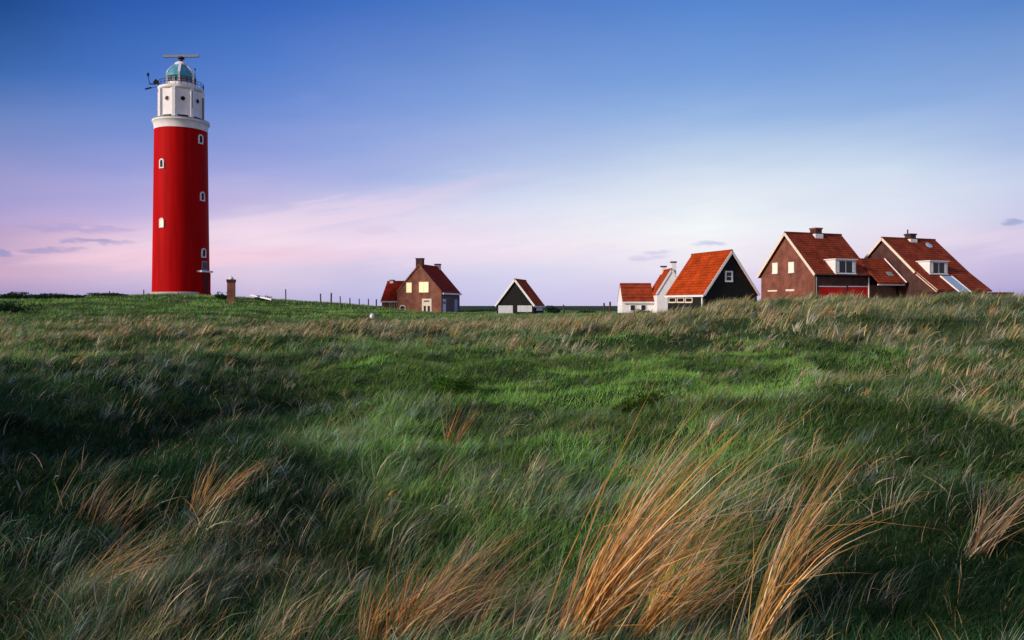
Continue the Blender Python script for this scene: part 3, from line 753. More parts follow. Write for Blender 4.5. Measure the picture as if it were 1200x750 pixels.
# round headed roof light
p = h.hit(1088.5, 287.5, 'roof', .2)
rl = MB(); nn = 16
nrm = Vector((0, -h.k, 1)).normalized(); e1 = Vector((1, 0, 0)); e2 = nrm.cross(e1)
ctr = Vector((p.x, p.y, h.eave + h.k * p.y + .17))
rim = [ctr + e1 * (.34 * math.cos(2 * math.pi * k / nn)) + e2 * (.42 * math.sin(2 * math.pi * k / nn)) for k in range(nn)]
rl.add(rim + [q + nrm * .1 for q in rim], [tuple(range(nn)), tuple(range(2 * nn - 1, nn - 1, -1))] + [(k, (k + 1) % nn, nn + (k + 1) % nn, nn + k) for k in range(nn)])
rl.build('roof_light', 'glass_sky', h.rf)
# sloping glass panel on the lower roof, with white edges
kx = .76
def low(px, py):
    d = at(px, py, 1.0) - Vector((0, 0, EYE)); c = Vector((0, 0, EYE)) - h.o
    cl = Vector((c.dot(h.u), c.dot(h.v), c.z)); dl = Vector((d.dot(h.u), d.dot(h.v), d.z))
    return cl + dl * ((h.eave + .25 + kx * cl.y - cl.z) / (dl.z - kx * dl.y))
a = low(1102, 323.5); b = low(1112, 323.5); c1 = low(1131, 342.5); c0 = low(1119, 342.5)
xa, xb = a.x, b.x + .35; ya, yb = a.y, c0.y - .2
def sl(xx, yy, dz=0): return (xx, yy, h.eave + .2 + kx * yy + dz)
gp = MB().add([sl(xa, ya), sl(xb, ya), sl(xb, yb), sl(xa, yb), sl(xa, ya, .08), sl(xb, ya, .08), sl(xb, yb, .08), sl(xa, yb, .08)],
              [(0, 3, 2, 1), (4, 5, 6, 7), (0, 1, 5, 4), (1, 2, 6, 5), (2, 3, 7, 6), (3, 0, 4, 7)]).build('glass_panel', 'glass_sky', h.rf)
for xx in (xa, xb):
    MB().bar(sl(xx, ya, .06), sl(xx, yb, .06), .1, .12).build('panel_edge', 'white_paint', gp)
# link roof between the two houses
g0 = h.hit(1036, 303.5, 'gable', .45); g1 = h.hit(1062, 331.5, 'gable', .45)
kl = (g0.z - g1.z) / (g0.y - g1.y)
xl0 = h.local(h2.o + h2.u * (h2.L - .1)).x
lk = MB()
pts = [(g1.y, g1.z - .12), (g0.y, g0.z - .12), (g0.y + 2.2, g0.z - .12 - 2.2 * kl)]
lk.prism([(a_, b_ + .13) for a_, b_ in pts] + pts[::-1], 'x', xl0, -.45)
lo = lk.build('link_roof', 'tile_brown', h.t)
MB().bar((-.43, g1.y, g1.z + .02), (-.43, g0.y, g0.z + .02), .06, .2).build('link_bargeboard', 'white_paint', h.t)
MB().box(xl0, -.5, g1.y + .1, g1.y + .2, g1.z - .28, g1.z - .13).build('link_gutter', 'white_paint', h.t)
MB().box(xl0, -.5, g1.y + 1.2, g1.y + 2.4, -1.5, g1.z - .2).build('link_wall', 'brick_dark', h.t)
d0 = h.hit(1039, 321.5, 'gable', 1.6)
yy = g1.y + (d0.z - g1.z) / kl
MB().bar((d0.x - .35, yy, g1.z + kl * (yy - g1.y) + .03), (d0.x + .35, yy, g1.z + kl * (yy - g1.y) + .03), .6, .08, up=(0, -kl, 1)).build('link_roof_light', 'grey_metal', lo)

# --- low brown garden wall at the far right
w0 = at(1086, 343.4, 64); w1 = at(1188, 343.4, 66)
gw = thing('garden_wall', 'low brown garden wall along the dune top, right of the furthest right house', 'wall', (w0.x, w0.y, w0.z - 1.0), math.atan2(w1.y - w0.y, w1.x - w0.x))
ln = math.hypot(w1.x - w0.x, w1.y - w0.y)
MB().box(0, ln, 0, .22, -.8, 1.0).build('wall_body', 'brick_red', gw)
MB().box(-.03, ln + .03, -.04, .26, 1.003, 1.09).build('coping', 'brown_wood', gw)

# ------------------------------------------------------------------ lighthouse
LX, LY = (212.3 - CX) / F * 118, 118.0
az = math.atan2(LX, LY)
LB = EYE + (HY - 343.5) / F * 118
lh = thing('lighthouse', 'tall round red lighthouse with white lantern house on top', 'lighthouse', (LX, LY, LB), -az)
def lz(py): return (343.5 - py) / F * 118
PXR = F / 118 * (1 / math.cos(az))     # apparent px per metre of radius (slightly stretched off axis)
def rr(half_px): return half_px / PXR
rb, rt = rr(34.2), rr(31.6)
MB().lathe([(rb, -.2), (rb, .3), (rb + (rt - rb) * .15, lz(320)), (rb + (rt - rb) * .55, lz(250)), (rt, lz(154.5))], 96).build('tower', 'red_paint', lh, smooth=True)
MB().lathe([(rb + .16, -2.5), (rb + .16, .06), (rb + .02, .14)], 96).build('plinth', 'grey_stone', lh, smooth=True)
MB().lathe([(rt + .02, lz(154.4)), (rr(31.8), lz(152)), (rr(32.2), lz(149)), (rr(33.2), lz(146.5)), (rr(34.2), lz(145.5)), (rr(34.2), lz(143.8))], 96).build('gallery_band', 'white_paint', lh, smooth=True)
MB().ring(rr(33.6), lz(143.2), .12, 72).build('gallery_edge', 'grey_metal', lh)

def on_tower(px, half):     # angle on the tower where a sight column meets it; 0 faces the camera
    return math.asin(max(-.98, min(.98, (px - 212.3) / half)))
def frame_at(ang, rad):
    n = Vector((math.sin(ang), -math.cos(ang), 0)); t = Vector((math.cos(ang), math.sin(ang), 0))
    return n, t, n * rad
def tower_window(px, py, w, h_, half, rad, glowing=False, arch=True):
    ang = on_tower(px, half); n, t, c = frame_at(ang, rad); z = lz(py)
    def pt(a, b, d): return tuple(c + t * a + n * d + Vector((0, 0, z + b)))
    f = MB(); out = []
    k = 10
    shape = [(-w / 2, -h_ / 2), (w / 2, -h_ / 2)] + ([(w / 2 * math.cos(math.pi * i / k), h_ / 2 - w / 2 + w / 2 * math.sin(math.pi * i / k)) for i in range(k + 1)] if arch else [(w / 2, h_ / 2), (-w / 2, h_ / 2)])
    m_ = len(shape)
    vs = [pt(a, b, .14) for a, b in shape] + [pt(a * .62, b * .74, .14) for a, b in shape] + [pt(a, b, -.3) for a, b in shape] + [pt(a * .62, b * .74, -.3) for a, b in shape]
    fs = []
    for i in range(m_):
        j = (i + 1) % m_
        fs += [(i, j, m_ + j, m_ + i), (i, 2 * m_ + i, 2 * m_ + j, j), (m_ + i, m_ + j, 3 * m_ + j, 3 * m_ + i)]
    f.add(vs, fs)
    fo = f.build('window', 'white_paint', lh)
    g = MB(); g.add([pt(a * .64, b * .76, .07) for a, b in shape] + [pt(a * .64, b * .76, -.2) for a, b in shape],
                    [tuple(range(m_)), tuple(range(2 * m_ - 1, m_ - 1, -1))] + [(i, (i + 1) % m_, m_ + (i + 1) % m_, m_ + i) for i in range(m_)])
    g.build('pane', 'lit' if glowing else 'dark_glass', fo)
    return fo
def rad_at(py):
    z = lz(py); return float(np.interp(z, [0, lz(320), lz(250), lz(154.5)], [rb, rb + (rt - rb) * .15, rb + (rt - rb) * .55, rt]))
tower_window(234.8, 165.5, .85, 1.4, 32, rad_at(165))
tower_window(190.3, 196.5, .8, 1.4, 32.5, rad_at(196))
tower_window(237, 231.5, .9, 1.4, 33, rad_at(231))
o = tower_window(190.3, 264, .8, 1.4, 33.3, rad_at(264), glowing=True); o['label'] = 'lit tower window'
tower_window(238.6, 297, .95, 1.4, 34, rad_at(297))
# entrance: canopy, louvre window, recessed dark doorway on the right flank
ang = on_tower(239.5, 34.2); n, t, c = frame_at(ang, rad_at(315))
def ob(name, m, a0, a1, d0, d1, z0, z1, parent=lh):
    mb = MB(); vs = []
    for zz in (z0, z1):
        for a, d in ((a0, d0), (a1, d0), (a1, d1), (a0, d1)):
            vs.append(tuple(c + t * a + n * d + Vector((0, 0, zz))))
    mb.add(vs, [(0, 3, 2, 1), (4, 5, 6, 7), (0, 1, 5, 4), (1, 2, 6, 5), (2, 3, 7, 6), (3, 0, 4, 7)])
    return mb.build(name, m, parent)
pc = ob('porch', 'red_paint', -1.2, 1.2, -1.2, .22, -.6, lz(320))
ob('door', 'dark_red', -.7, .7, .2, .26, 0.0, lz(321.5), pc)
ob('canopy', 'white_paint', -1.35, 1.35, -1.0, .55, lz(319.6), lz(317.6))
lw = ob('louvre_window', 'grey_metal', -.55, .55, -.2, .1, lz(317.4), lz(306.5))
ob('pane', 'glass', -.42, .42, .1, .12, lz(316), lz(308), lw)
# watch room: octagonal, with pilasters, portholes and low openings
ro = rr(26.6); zb, zt = lz(143.8), lz(108.3)
a_v = R(-18) - R(90)
MB().lathe([(ro, zb), (ro, zt)], 8, a0=a_v).build('watch_room', 'white_paint', lh)
for k in range(8):
    a = a_v + k * math.pi / 4
    MB().bar((ro * math.cos(a), ro * math.sin(a), zb), (ro * math.cos(a), ro * math.sin(a), zt), .42, .42, up=(math.cos(a), math.sin(a), 0)).build('pilaster', 'white_paint', lh)
    am = a + math.pi / 8; ri = ro * math.cos(math.pi / 8)
    nn_ = Vector((math.cos(am), math.sin(am), 0)); tt_ = Vector((-math.sin(am), math.cos(am), 0))
    zc = lz(120.5); b0 = nn_ * (ri - .1) + Vector((0, 0, zc)); b1 = nn_ * (ri + .07) + Vector((0, 0, zc))
    ph = MB().tube(b0, b1, .36, n=20).build('porthole', 'white_paint', lh)
    MB().tube(b0, nn_ * (ri + .09) + Vector((0, 0, zc)), .31, n=20).build('pane', 'dark_glass', ph)
    c0 = nn_ * ri; mb = MB()
    vs = []
    for zz in (lz(142.4), lz(139.2)):
        for a_, d_ in ((-.72, -.1), (.72, -.1), (.72, .05), (-.72, .05)):
            vs.append(tuple(c0 + tt_ * a_ + nn_ * d_ + Vector((0, 0, zz))))
    mb.add(vs, [(0, 3, 2, 1), (4, 5, 6, 7), (0, 1, 5, 4), (1, 2, 6, 5), (2, 3, 7, 6), (3, 0, 4, 7)])
    mb.build('vent_opening', 'shade_dark', lh)
ri = ro + .12
for fr_, y0, y1 in ((.46, 111, 131), (.93, 115, 142)):
    a = math.asin(fr_); p = Vector((math.sin(a) * ri, -math.cos(a) * ri, 0))
    MB().tube(p + Vector((0, 0, lz(y1))), p + Vector((0, 0, lz(y0))), .10, n=8).build('drainpipe', 'dark_metal', lh)
MB().lathe([(ro - .1, lz(108.6)), (rr(27.2), lz(107.5)), (rr(27.6), lz(106)), (rr(27.6), lz(105)), (1.0, lz(104.8))], 64).build('gallery_deck', 'white_paint', lh, smooth=True)
# railing
rl_ = MB(); rad = rr(26.8)
for zz in (lz(98.2), lz(101.2)): rl_.ring(rad, zz, .055, 48)
for k in range(24):
    a = 2 * math.pi * k / 24; rl_.tube((rad * math.cos(a), rad * math.sin(a), lz(105)), (rad * math.cos(a), rad * math.sin(a), lz(98)), .035, n=6)
rl_.build('railing', 'dark_metal', lh)
# lantern
MB().lathe([(rr(17), lz(105)), (rr(17), lz(98.6))], 16).build('lantern_wall', 'white_paint', lh)
MB().lathe([(rr(16.6), lz(98.6)), (rr(16.6), lz(92))], 16).build('lantern_glass', 'glass_pale', lh)
lg = MB()
for k in range(16):
    a = 2 * math.pi * k / 16; q = rr(16.9)
    lg.bar((q * math.cos(a), q * math.sin(a), lz(98.6)), (q * math.cos(a), q * math.sin(a), lz(92)), .09)
lg.lathe([(rr(17.3), lz(98.8)), (rr(17.3), lz(98.3)), (rr(16.2), lz(98.3)), (rr(16.2), lz(98.8))], 32, cap=False)
lg.lathe([(rr(17.1), lz(95.5)), (rr(17.1), lz(95.2)), (rr(16.3), lz(95.2)), (rr(16.3), lz(95.5))], 32, cap=False)
lg.build('glazing_bars', 'dark_metal', lh)
MB().lathe([(rr(17.4), lz(92.8)), (rr(18.2), lz(92)), (rr(17.4), lz(88.6)), (rr(15.0), lz(84.6)), (rr(11.2), lz(80.4)), (rr(7.4), lz(77))], 48).build('lantern_roof', 'teal_roof', lh, smooth=True)
for k in range(6):
    a = R(-90 + 52) + 2 * math.pi * k / 6; pr = [(18.4, 92.4), (17.6, 88.6), (15.2, 84.6), (11.4, 80.4), (7.5, 77)]
    rbm = MB()
    for (h0, y0), (h1, y1) in zip(pr[:-1], pr[1:]):
        rbm.bar((rr(h0) * math.cos(a), rr(h0) * math.sin(a), lz(y0)), (rr(h1) * math.cos(a), rr(h1) * math.sin(a), lz(y1)), .34, .22)
    rbm.bar((rr(17.7) * math.cos(a), rr(17.7) * math.sin(a), lz(105)), (rr(17.7) * math.cos(a), rr(17.7) * math.sin(a), lz(92.4)), .3)
    rbm.build('roof_rib', 'white_paint', lh)
MB().lathe([(rr(8), lz(77.4)), (rr(8.4), lz(76.4)), (rr(7.2), lz(74.6)), (rr(4.6), lz(73)), (rr(1.6), lz(72.3))], 32).build('dome_cap', 'white_paint', lh, smooth=True)
rd = MB().tube((0, 0, lz(72.6)), (0, 0, lz(69)), .32, .2).tube((0, 0, lz(69)), (0, 0, lz(67)), .5, .45, 12).build('radar_mount', 'dark_metal', lh)
wr = rr(22.4)
dx_, dy_ = math.cos(az) * wr, math.sin(az) * wr
MB().bar((-dx_, -dy_, lz(66.1)), (dx_, dy_, lz(65.6)), .3, .34).build('radar_bar', 'grey_metal', rd)
# aerials on the left of the deck
e = Vector((-rr(26.5), -.3, 0))
am = MB(); p0 = e + Vector((.1, 0, lz(107))); p1 = e + Vector((-.15, 0, lz(97.5)))
am.tube(p0, p1, .09, n=6).bar(p1, e + Vector((-.5, 0, lz(101.5))), .45, .5).bar(e + Vector((-.3, 0, lz(102))), e + Vector((-1.15, 0, lz(102.6))), .14)
am.tube(e + Vector((-1.15, 0, lz(102.8))), e + Vector((-1.35, 0, lz(93))), .06, n=6)
am.box(e.x - 1.5, e.x - 1.2, e.y - .2, e.y + .2, lz(93.4), lz(90.4))
am.bar(e + Vector((-.9, 0, lz(106.5))), e + Vector((-1.75, 0, lz(109))), .16, .2).bar(e + Vector((-.1, 0, lz(105))), e + Vector((-1.0, 0, lz(107))), .06)
am.build('aerial_bracket', 'dark_metal', lh)
w = MB(); q = Vector((rr(16.5), .2, 0))
w.tube(q + Vector((0, 0, lz(98))), q + Vector((0, 0, lz(79.5))), .03, n=6).tube(q + Vector((0, 0, lz(79.8))), q + Vector((0, 0, lz(78.2))), .12, .1, 8)
w.build('whip_aerial', 'dark_metal', lh)

# ------------------------------------------------------------------ pillar, rail, posts, stone
P = at(271, 352, 86); P.z = gz(P.x, P.y)
bp = thing('brick_pillar', 'square brown brick pillar with a small white cap, standing right of the lighthouse', 'pillar', P, .25)
top = EYE + (HY - 327.5) / F * 86 - P.z
MB().box(-.40, .40, -.40, .40, -.4, top - .3).build('shaft', 'brick_mid', bp)
MB().box(-.46, .46, -.46, .46, top - .3, top).build('capping', 'brick_dark', bp)
MB().lathe([(.24, top), (.26, top + .1), (.16, top + .25), (.05, top + .36)], 12).build('finial', 'white_stone', bp, smooth=True)
a = at(293.5, 343.6, 90); b = at(318, 351.5, 84)
rail = thing('white_rail', 'white painted rail sloping down the bank between the brick pillar and the fence posts', 'rail', b)
za, zb_ = gz(a.x, a.y) - b.z, gz(b.x, b.y) - b.z
MB().bar((a.x - b.x, a.y - b.y, max(za + .2, a.z - b.z - .2)), (0, 0, max(zb_ + .12, .05)), .09, .16).build('board', 'white_paint', rail)
for f_ in (.1, .9):
    q = (a - b) * f_; wz = gz(b.x + q.x, b.y + q.y) - b.z
    MB().box(q.x - .04, q.x + .04, q.y + .06, q.y + .14, wz - .4, wz + .2).build('post', 'grey_wood', rail)

posts = [(335, 338.8, 347, 96, 'lone wooden fence post on the bare bank right of the white rail'),
         (376, 344, 354, 92, 'dark wooden fence post at the left end of the row leading to the brick house'),
         (388, 343.2, 354, 93, 'tallest dark wooden post, second from the left in the row by the brick house'),
         (399, 347, 356, 95, 'short wooden post, third from the left in the row by the brick house'),
         (410, 349, 357, 98, 'weathered wooden post in the middle of the row by the brick house'),
         (421, 350, 358, 101, 'thin wooden post right of the middle in the row by the brick house'),
         (432, 350, 358, 104, 'wooden post second nearest the low red roofed cottage'),
         (441, 350.5, 358, 106, 'wooden post nearest the low red roofed cottage'),
         (128.5, 341, 349, 112, 'thin fence post furthest left of the lighthouse'),
         (168.5, 339.5, 349, 108, 'fence post on the crest close to the left of the lighthouse foot'),
         (209.5, 343, 350, 100, 'short fence post in front of the lighthouse foot'),
         (661, 357, 364, 88, 'short dark post on the dune right of the small black shed'),
         (708, 355, 363, 80, 'short brown post left of the white cottage, the thinner of two'),
         (714.5, 353.5, 363, 80, 'thicker brown post just left of the white cottage')]
for i, (px, t0, b0, Y, lab) in enumerate(posts):
    p = at(px, b0, Y); g = gz(p.x, p.y); tz = EYE + (HY - t0) / F * Y
    w = (.075, .085, .1, .07, .08)[i % 5] * (1.5 if px > 710 else 1)
    mb = MB(); lean = random.uniform(-.05, .05); hh = max(.5, tz - g)
    mb.tube((0, 0, -.4), (lean * hh, 0, hh * .97), w, w * .9, 9).tube((lean * hh, 0, hh * .97), (lean * hh, 0, hh), w * .9, w * .6, 9)
    o = mb.build('fence_post', 'brown_wood' if px > 700 else 'grey_wood'); o.location = (p.x, p.y, g)
    tag(o, lab, 'fence post', 'old wooden posts along the dune top')
p = at(436, 370.5, 58); g = gz(p.x, p.y)
bm = bmesh.new(); bmesh.ops.create_icosphere(bm, subdivisions=2, radius=.17)
for v in bm.verts: v.co = Vector((v.co.x * (1 + .2 * math.sin(v.co.y * 17)), v.co.y, v.co.z * 1.25 * (1 + .12 * math.sin(v.co.x * 21))))
me = bpy.data.meshes.new('marker_stone'); bm.to_mesh(me); bm.free(); me.materials.append(M['white_stone'])
o = bpy.data.objects.new('marker_stone', me); COL.objects.link(o); o.location = (p.x, p.y, max(g + .12, p.z - .0))
tag(o, 'small white marker stone in the grass below the brown brick house', 'stone')

# ------------------------------------------------------------------ shrubs
def shrub(name, label, px, py, Y, w, hgt, n, col, leaf=.06, group='low shrubs on the dunes', wide=None):
    p = at(px, py, Y); g = gz(p.x, p.y)
    nb = 14; wide = wide or w
    cx_ = rng.normal(0, .28, (nb, 3)) * [w, wide, hgt]; cx_[:, 2] = np.abs(cx_[:, 2]) + hgt * .2
    rad = rng.uniform(.18, .36, nb)
    k = rng.integers(0, nb, n)
    d = rng.standard_normal((n, 3)); d /= np.linalg.norm(d, axis=1, keepdims=True)
    q = cx_[k] + d * (rad[k] * rng.uniform(.55, 1, n))[:, None] * [w, wide, hgt]
    gx, gy = q[:, 0] + p.x, q[:, 1] + p.y
    q[:, 2] = np.maximum(q[:, 2], .02) + ground_z(gx, gy) - g
    a1 = rng.standard_normal((n, 3)); a1 /= np.linalg.norm(a1, axis=1, keepdims=True)
    a2 = np.cross(a1, rng.standard_normal((n, 3))); a2 /= np.linalg.norm(a2, axis=1, keepdims=True)
    s_ = leaf * rng.uniform(.6, 1.4, (n, 1))
    v = np.stack([q - a1 * s_, q + a2 * s_ * .5, q + a1 * s_, q - a2 * s_ * .5], 1).reshape(-1, 3)
    c = np.array(col)[None] * rng.uniform(.6, 1.5, (n, 1)) * (1 + .1 * rng.standard_normal((n, 3)))
    root = thing(name, label, 'shrub', (p.x, p.y, g), 0, group)
    o = foreach_mesh('foliage', v, np.arange(n) * 4, np.arange(n * 4), M['leaf'], np.repeat(np.clip(c, .004, .6), 4, 0)); o.parent = root
    st = MB()
    for i in range(6):
        tp = cx_[i] * .9; st.tube((tp[0] * .15, tp[1] * .15, -.1), tuple(tp), .03 * hgt, .008, 6)
    st.build('stem', 'brown_wood', root)
DG = (.022, .045, .022)
shrub('shrub', 'dark shrub at the far left edge of the dune', 8, 351, 80, 3.2, .85, 2200, DG, .09)
shrub('shrub', 'dark low shrub second from the left edge on the crest', 42, 351, 86, 3.6, .75, 2200, DG, .09)
shrub('shrub', 'spreading dark shrub on the crest, third from the left edge', 82, 351, 92, 3.8, .6, 2200, DG, .09)
shrub('shrub', 'flat green shrub on the crest midway between left edge and lighthouse', 122, 350, 98, 3.6, .5, 1800, (.03, .065, .025), .09)
shrub('shrub', 'dark shrub lower on the slope at the left edge', 10, 372, 58, 2.4, .8, 1800, DG, .07)
shrub('shrub', 'green bush in front of the low white cottage wing', 754, 362, 78, 1.5, .65, 1500, (.05, .085, .03), .07)
shrub('shrub', 'green shrub close behind the brick pillar', 262, 348, 92, 1.3, .8, 1000, (.03, .075, .025), .08)
shrub('shrub', 'green shrub on the bank above the white rail', 308, 347, 95, 1.6, .8, 1200, (.025, .065, .028), .08)
shrub('shrub', 'dark shrub against the right side of the small black shed', 648, 364, 104, 2.0, 1.0, 1300, (.02, .045, .028), .1)
shrub('shrub', 'low rounded shrub between the small black shed and the white cottage', 690, 361, 92, 1.6, .6, 1000, (.03, .055, .025), .09)
shrub('shrub', 'tawny shrub on the dune in front of the black barn gable', 862, 345, 50, 1.4, .55, 1800, (.11, .10, .04), .06)
shrub('creeping_shrub', 'yellow green creeping shrub in the middle of the green hollow', 748, 474, 15, 1.0, .5, 5200, (.06, .10, .016), .022)
shrub('creeping_shrub', 'small bright green creeping shrub left of the middle on the grassy mound', 528, 450, 18.5, 1.0, .42, 4200, (.05, .12, .018), .024)

# ------------------------------------------------------------------ grass fields
dry, grn, low_ = [], [], []
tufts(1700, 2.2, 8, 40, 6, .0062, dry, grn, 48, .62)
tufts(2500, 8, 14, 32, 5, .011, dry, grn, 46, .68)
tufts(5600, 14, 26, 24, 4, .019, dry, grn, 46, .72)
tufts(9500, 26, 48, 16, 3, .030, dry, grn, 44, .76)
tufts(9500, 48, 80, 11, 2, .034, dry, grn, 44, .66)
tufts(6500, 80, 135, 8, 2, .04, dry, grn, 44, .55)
tufts(2600, 9, 30, 26, 4, .014, dry, grn, 82, .8)       # flanks wide of the picture, with the dune added for shade
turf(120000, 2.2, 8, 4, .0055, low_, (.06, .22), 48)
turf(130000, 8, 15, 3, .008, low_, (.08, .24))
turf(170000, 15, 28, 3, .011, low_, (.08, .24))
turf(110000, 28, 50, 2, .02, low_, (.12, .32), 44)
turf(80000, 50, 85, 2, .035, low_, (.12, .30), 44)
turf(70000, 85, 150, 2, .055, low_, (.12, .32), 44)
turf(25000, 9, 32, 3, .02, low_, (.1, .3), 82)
for nm, pr, m_, lab in (('marram_grass', grn, 'leaf', 'green and grey marram tufts bent to the right by the wind'),
                        ('dry_grass', dry, 'dry_leaf', 'straw coloured dry grass scattered over the dunes and ridge'),
                        ('short_grass', low_, 'leaf', 'short green turf covering hollows and mounds')):
    co, st, lp, cc = merge(pr)
    o = foreach_mesh(nm, co, st, lp, M[m_], cc); tag(o, lab, 'grass', kind='stuff')

# the big golden tufts in the foreground, each a thing
def hero(label, px, py, Y, n, length, spread, th0, th1, palette, width=.008, phi=(0.05, .25), green=.08):
    p = at(px, py, Y); g = gz(p.x, p.y)
    NL = max(5, n // 12); lk_ = rng.integers(0, NL, n)
    la = rng.uniform(0, 2 * math.pi, NL); lt0 = rng.uniform(th0[0], th0[1], NL); lt1 = rng.uniform(th1[0], th1[1], NL); lp = phi[0] + phi[1] * rng.standard_normal(NL)
    lL = .62 + .38 * rng.random(NL)
    aa = la[lk_] + rng.normal(0, .25, n); rad = np.abs(rng.normal(0, spread, n))
    bx, by = rad * np.cos(aa), rad * np.sin(aa) * .8
    bz = ground_z(bx + p.x, by + p.y) - g - .03
    L = length * lL[lk_] * (rng.beta(3.2, 1.6, n) * .85 + .18)
    ph = lp[lk_] + .10 * rng.standard_normal(n)
    t0 = lt0[lk_] + rng.normal(0, .06, n); t1 = t0 + lt1[lk_] * rng.uniform(.75, 1.25, n)
    t1 = np.minimum(t1, 1.8)
    pal = np.array(palette); c = pal[rng.integers(0, len(pal), n)] * rng.uniform(.6, 1.25, (n, 1))
    gsel = rng.random(n) < green; c[gsel] = MID * rng.uniform(.8, 1.6, (gsel.sum(), 1))
    c = np.clip(c, .01, .85)
    parts = [blades(np.column_stack([bx, by, bz]), L, width * rng.uniform(.6, 1.35, n), ph, t0, t1, rng.uniform(.9, 1.7, n), c, np.clip(c * 1.1, 0, .85), 9)]
    co, st, lp, cc = merge(parts)
    o = foreach_mesh('grass_tuft', co, st, lp, M['dry_leaf'], cc); o.location = (p.x, p.y, g)
    return tag(o, label, 'grass tuft', 'large dry grass tufts in the foreground')
GOLD = [(.70, .37, .12), (.74, .46, .19), (.62, .30, .08), (.66, .52, .33), (.50, .24, .08)]
DULL = [(.36, .24, .13), (.42, .30, .18), (.30, .22, .14), (.40, .2, .08)]
RUST = [(.50, .20, .06), (.42, .17, .05), (.48, .28, .13), (.40, .28, .16)]
hero('largest golden grass tuft sweeping up to the right in the foreground, at the bottom edge', 660, 748, 4.75, 260, 2.5, .08, (.26, .70), (.25, .75), GOLD, .0092)
hero('dense golden tuft directly behind the largest golden one', 742, 690, 5.5, 170, 1.75, .10, (.14, .60), (.25, .8), GOLD, .0088)
hero('loose golden tuft beside the dense one, its tips reaching furthest right', 772, 655, 6.0, 80, 1.55, .14, (.3, .8), (.3, .8), GOLD, .0085)
hero('golden tuft with long arching stems at the bottom edge, right of the largest one', 886, 752, 4.7, 75, 1.75, .08, (.14, .50), (.2, .9), GOLD, .0085)
hero('thin brown tuft of arching stems halfway up right of centre', 915, 640, 6.6, 90, 1.9, .16, (.25, .8), (.3, .8), DULL + GOLD[:2], .0075)
hero('pale tuft at the right edge of the foreground', 1138, 672, 6.0, 90, 1.3, .07, (.1, .75), (.3, 1.0), DULL + [(.5, .4, .28)], .0075)
hero('rust orange tuft at the bottom edge left of the largest golden one', 470, 742, 4.9, 150, 1.15, .07, (-.15, .55), (.2, 1.1), RUST, .0075)
hero('small rust tuft leftmost at the bottom edge', 432, 740, 5.0, 60, .75, .06, (-.2, .4), (.1, .9), RUST, .007)
hero('tangled pale tuft bending low between the rust tuft and the largest golden one', 500, 700, 5.4, 170, 1.35, .22, (.4, .95), (.3, .9), DULL, .0065)
hero('short golden tuft flattened by the wind in the lower left', 92, 650, 6.6, 100, 1.3, .12, (.45, .95), (.3, .8), DULL + GOLD[:2], .0075)
hero('upright straw tuft left of centre in the lower left hollow', 235, 590, 8.2, 100, 1.1, .13, (.2, .65), (.2, .8), DULL + GOLD[:1], .009)
hero('thin upright rust sprig alone on the green mound', 526, 520, 12.5, 26, 1.3, .08, (-.15, .6), (.0, .4), RUST, .012, green=0)
hero('straw tuft in the middle of the lower left', 112, 600, 8.0, 80, 1.0, .15, (.15, .6), (.2, .9), DULL, .008)

# ------------------------------------------------------------------ sky, sun, camera
SUN_AZ, SUN_EL = R(-120), R(20)        # bearing from straight ahead (left, a little behind the camera)
w = bpy.data.worlds.new('World'); sc.world = w; w.use_nodes = True
nt = w.node_tree; L = nt.links.new
bg = nt.nodes['Background']
tc = nt.nodes.new('ShaderNodeTexCoord'); sp = nt.nodes.new('ShaderNodeSeparateXYZ'); L(tc.outputs['Generated'], sp.inputs[0])
def math_(op, a=None, b=None, c=None):
    n = nt.nodes.new('ShaderNodeMath'); n.operation = op
    for i, v in enumerate((a, b, c)):
        if v is None: continue
        if isinstance(v, (int, float)): n.inputs[i].default_value = v
        else: L(v, n.inputs[i])
    return n.outputs[0]
az_s = math_('ARCTAN2', sp.outputs['X'], sp.outputs['Y'])
zr = sp.outputs['Z']
# slow wobble so bands are not ruled with a straight edge
mpz = nt.nodes.new('ShaderNodeMapping'); mpz.inputs['Scale'].default_value = (1.6, 1.6, 9.0); L(tc.outputs['Generated'], mpz.inputs['Vector'])
nzw = nt.nodes.new('ShaderNodeTexNoise'); nzw.inputs['Scale'].default_value = 2.2; nzw.inputs['Detail'].default_value = 5; nzw.inputs['Roughness'].default_value = .5
L(mpz.outputs[0], nzw.inputs['Vector'])
wob = math_('MULTIPLY', math_('SUBTRACT', nzw.outputs['Fac'], .5), .075)
fade = math_('SUBTRACT', 1.0, math_('MINIMUM', math_('MULTIPLY', math_('ABSOLUTE', zr), 2.6), 1.0))
fade0 = math_('MINIMUM', math_('MULTIPLY', math_('MAXIMUM', zr, 0.0), 14.0), 1.0)
zw = math_('ADD', zr, math_('MULTIPLY', wob, math_('MULTIPLY', fade, fade0)))
fac = math_('ADD', math_('MULTIPLY', zw, .9), .1)
def elev(px, py):
    t = (px - CX) / F; v = (HY - py) / F; return v / math.sqrt(1 + t * t + v * v)
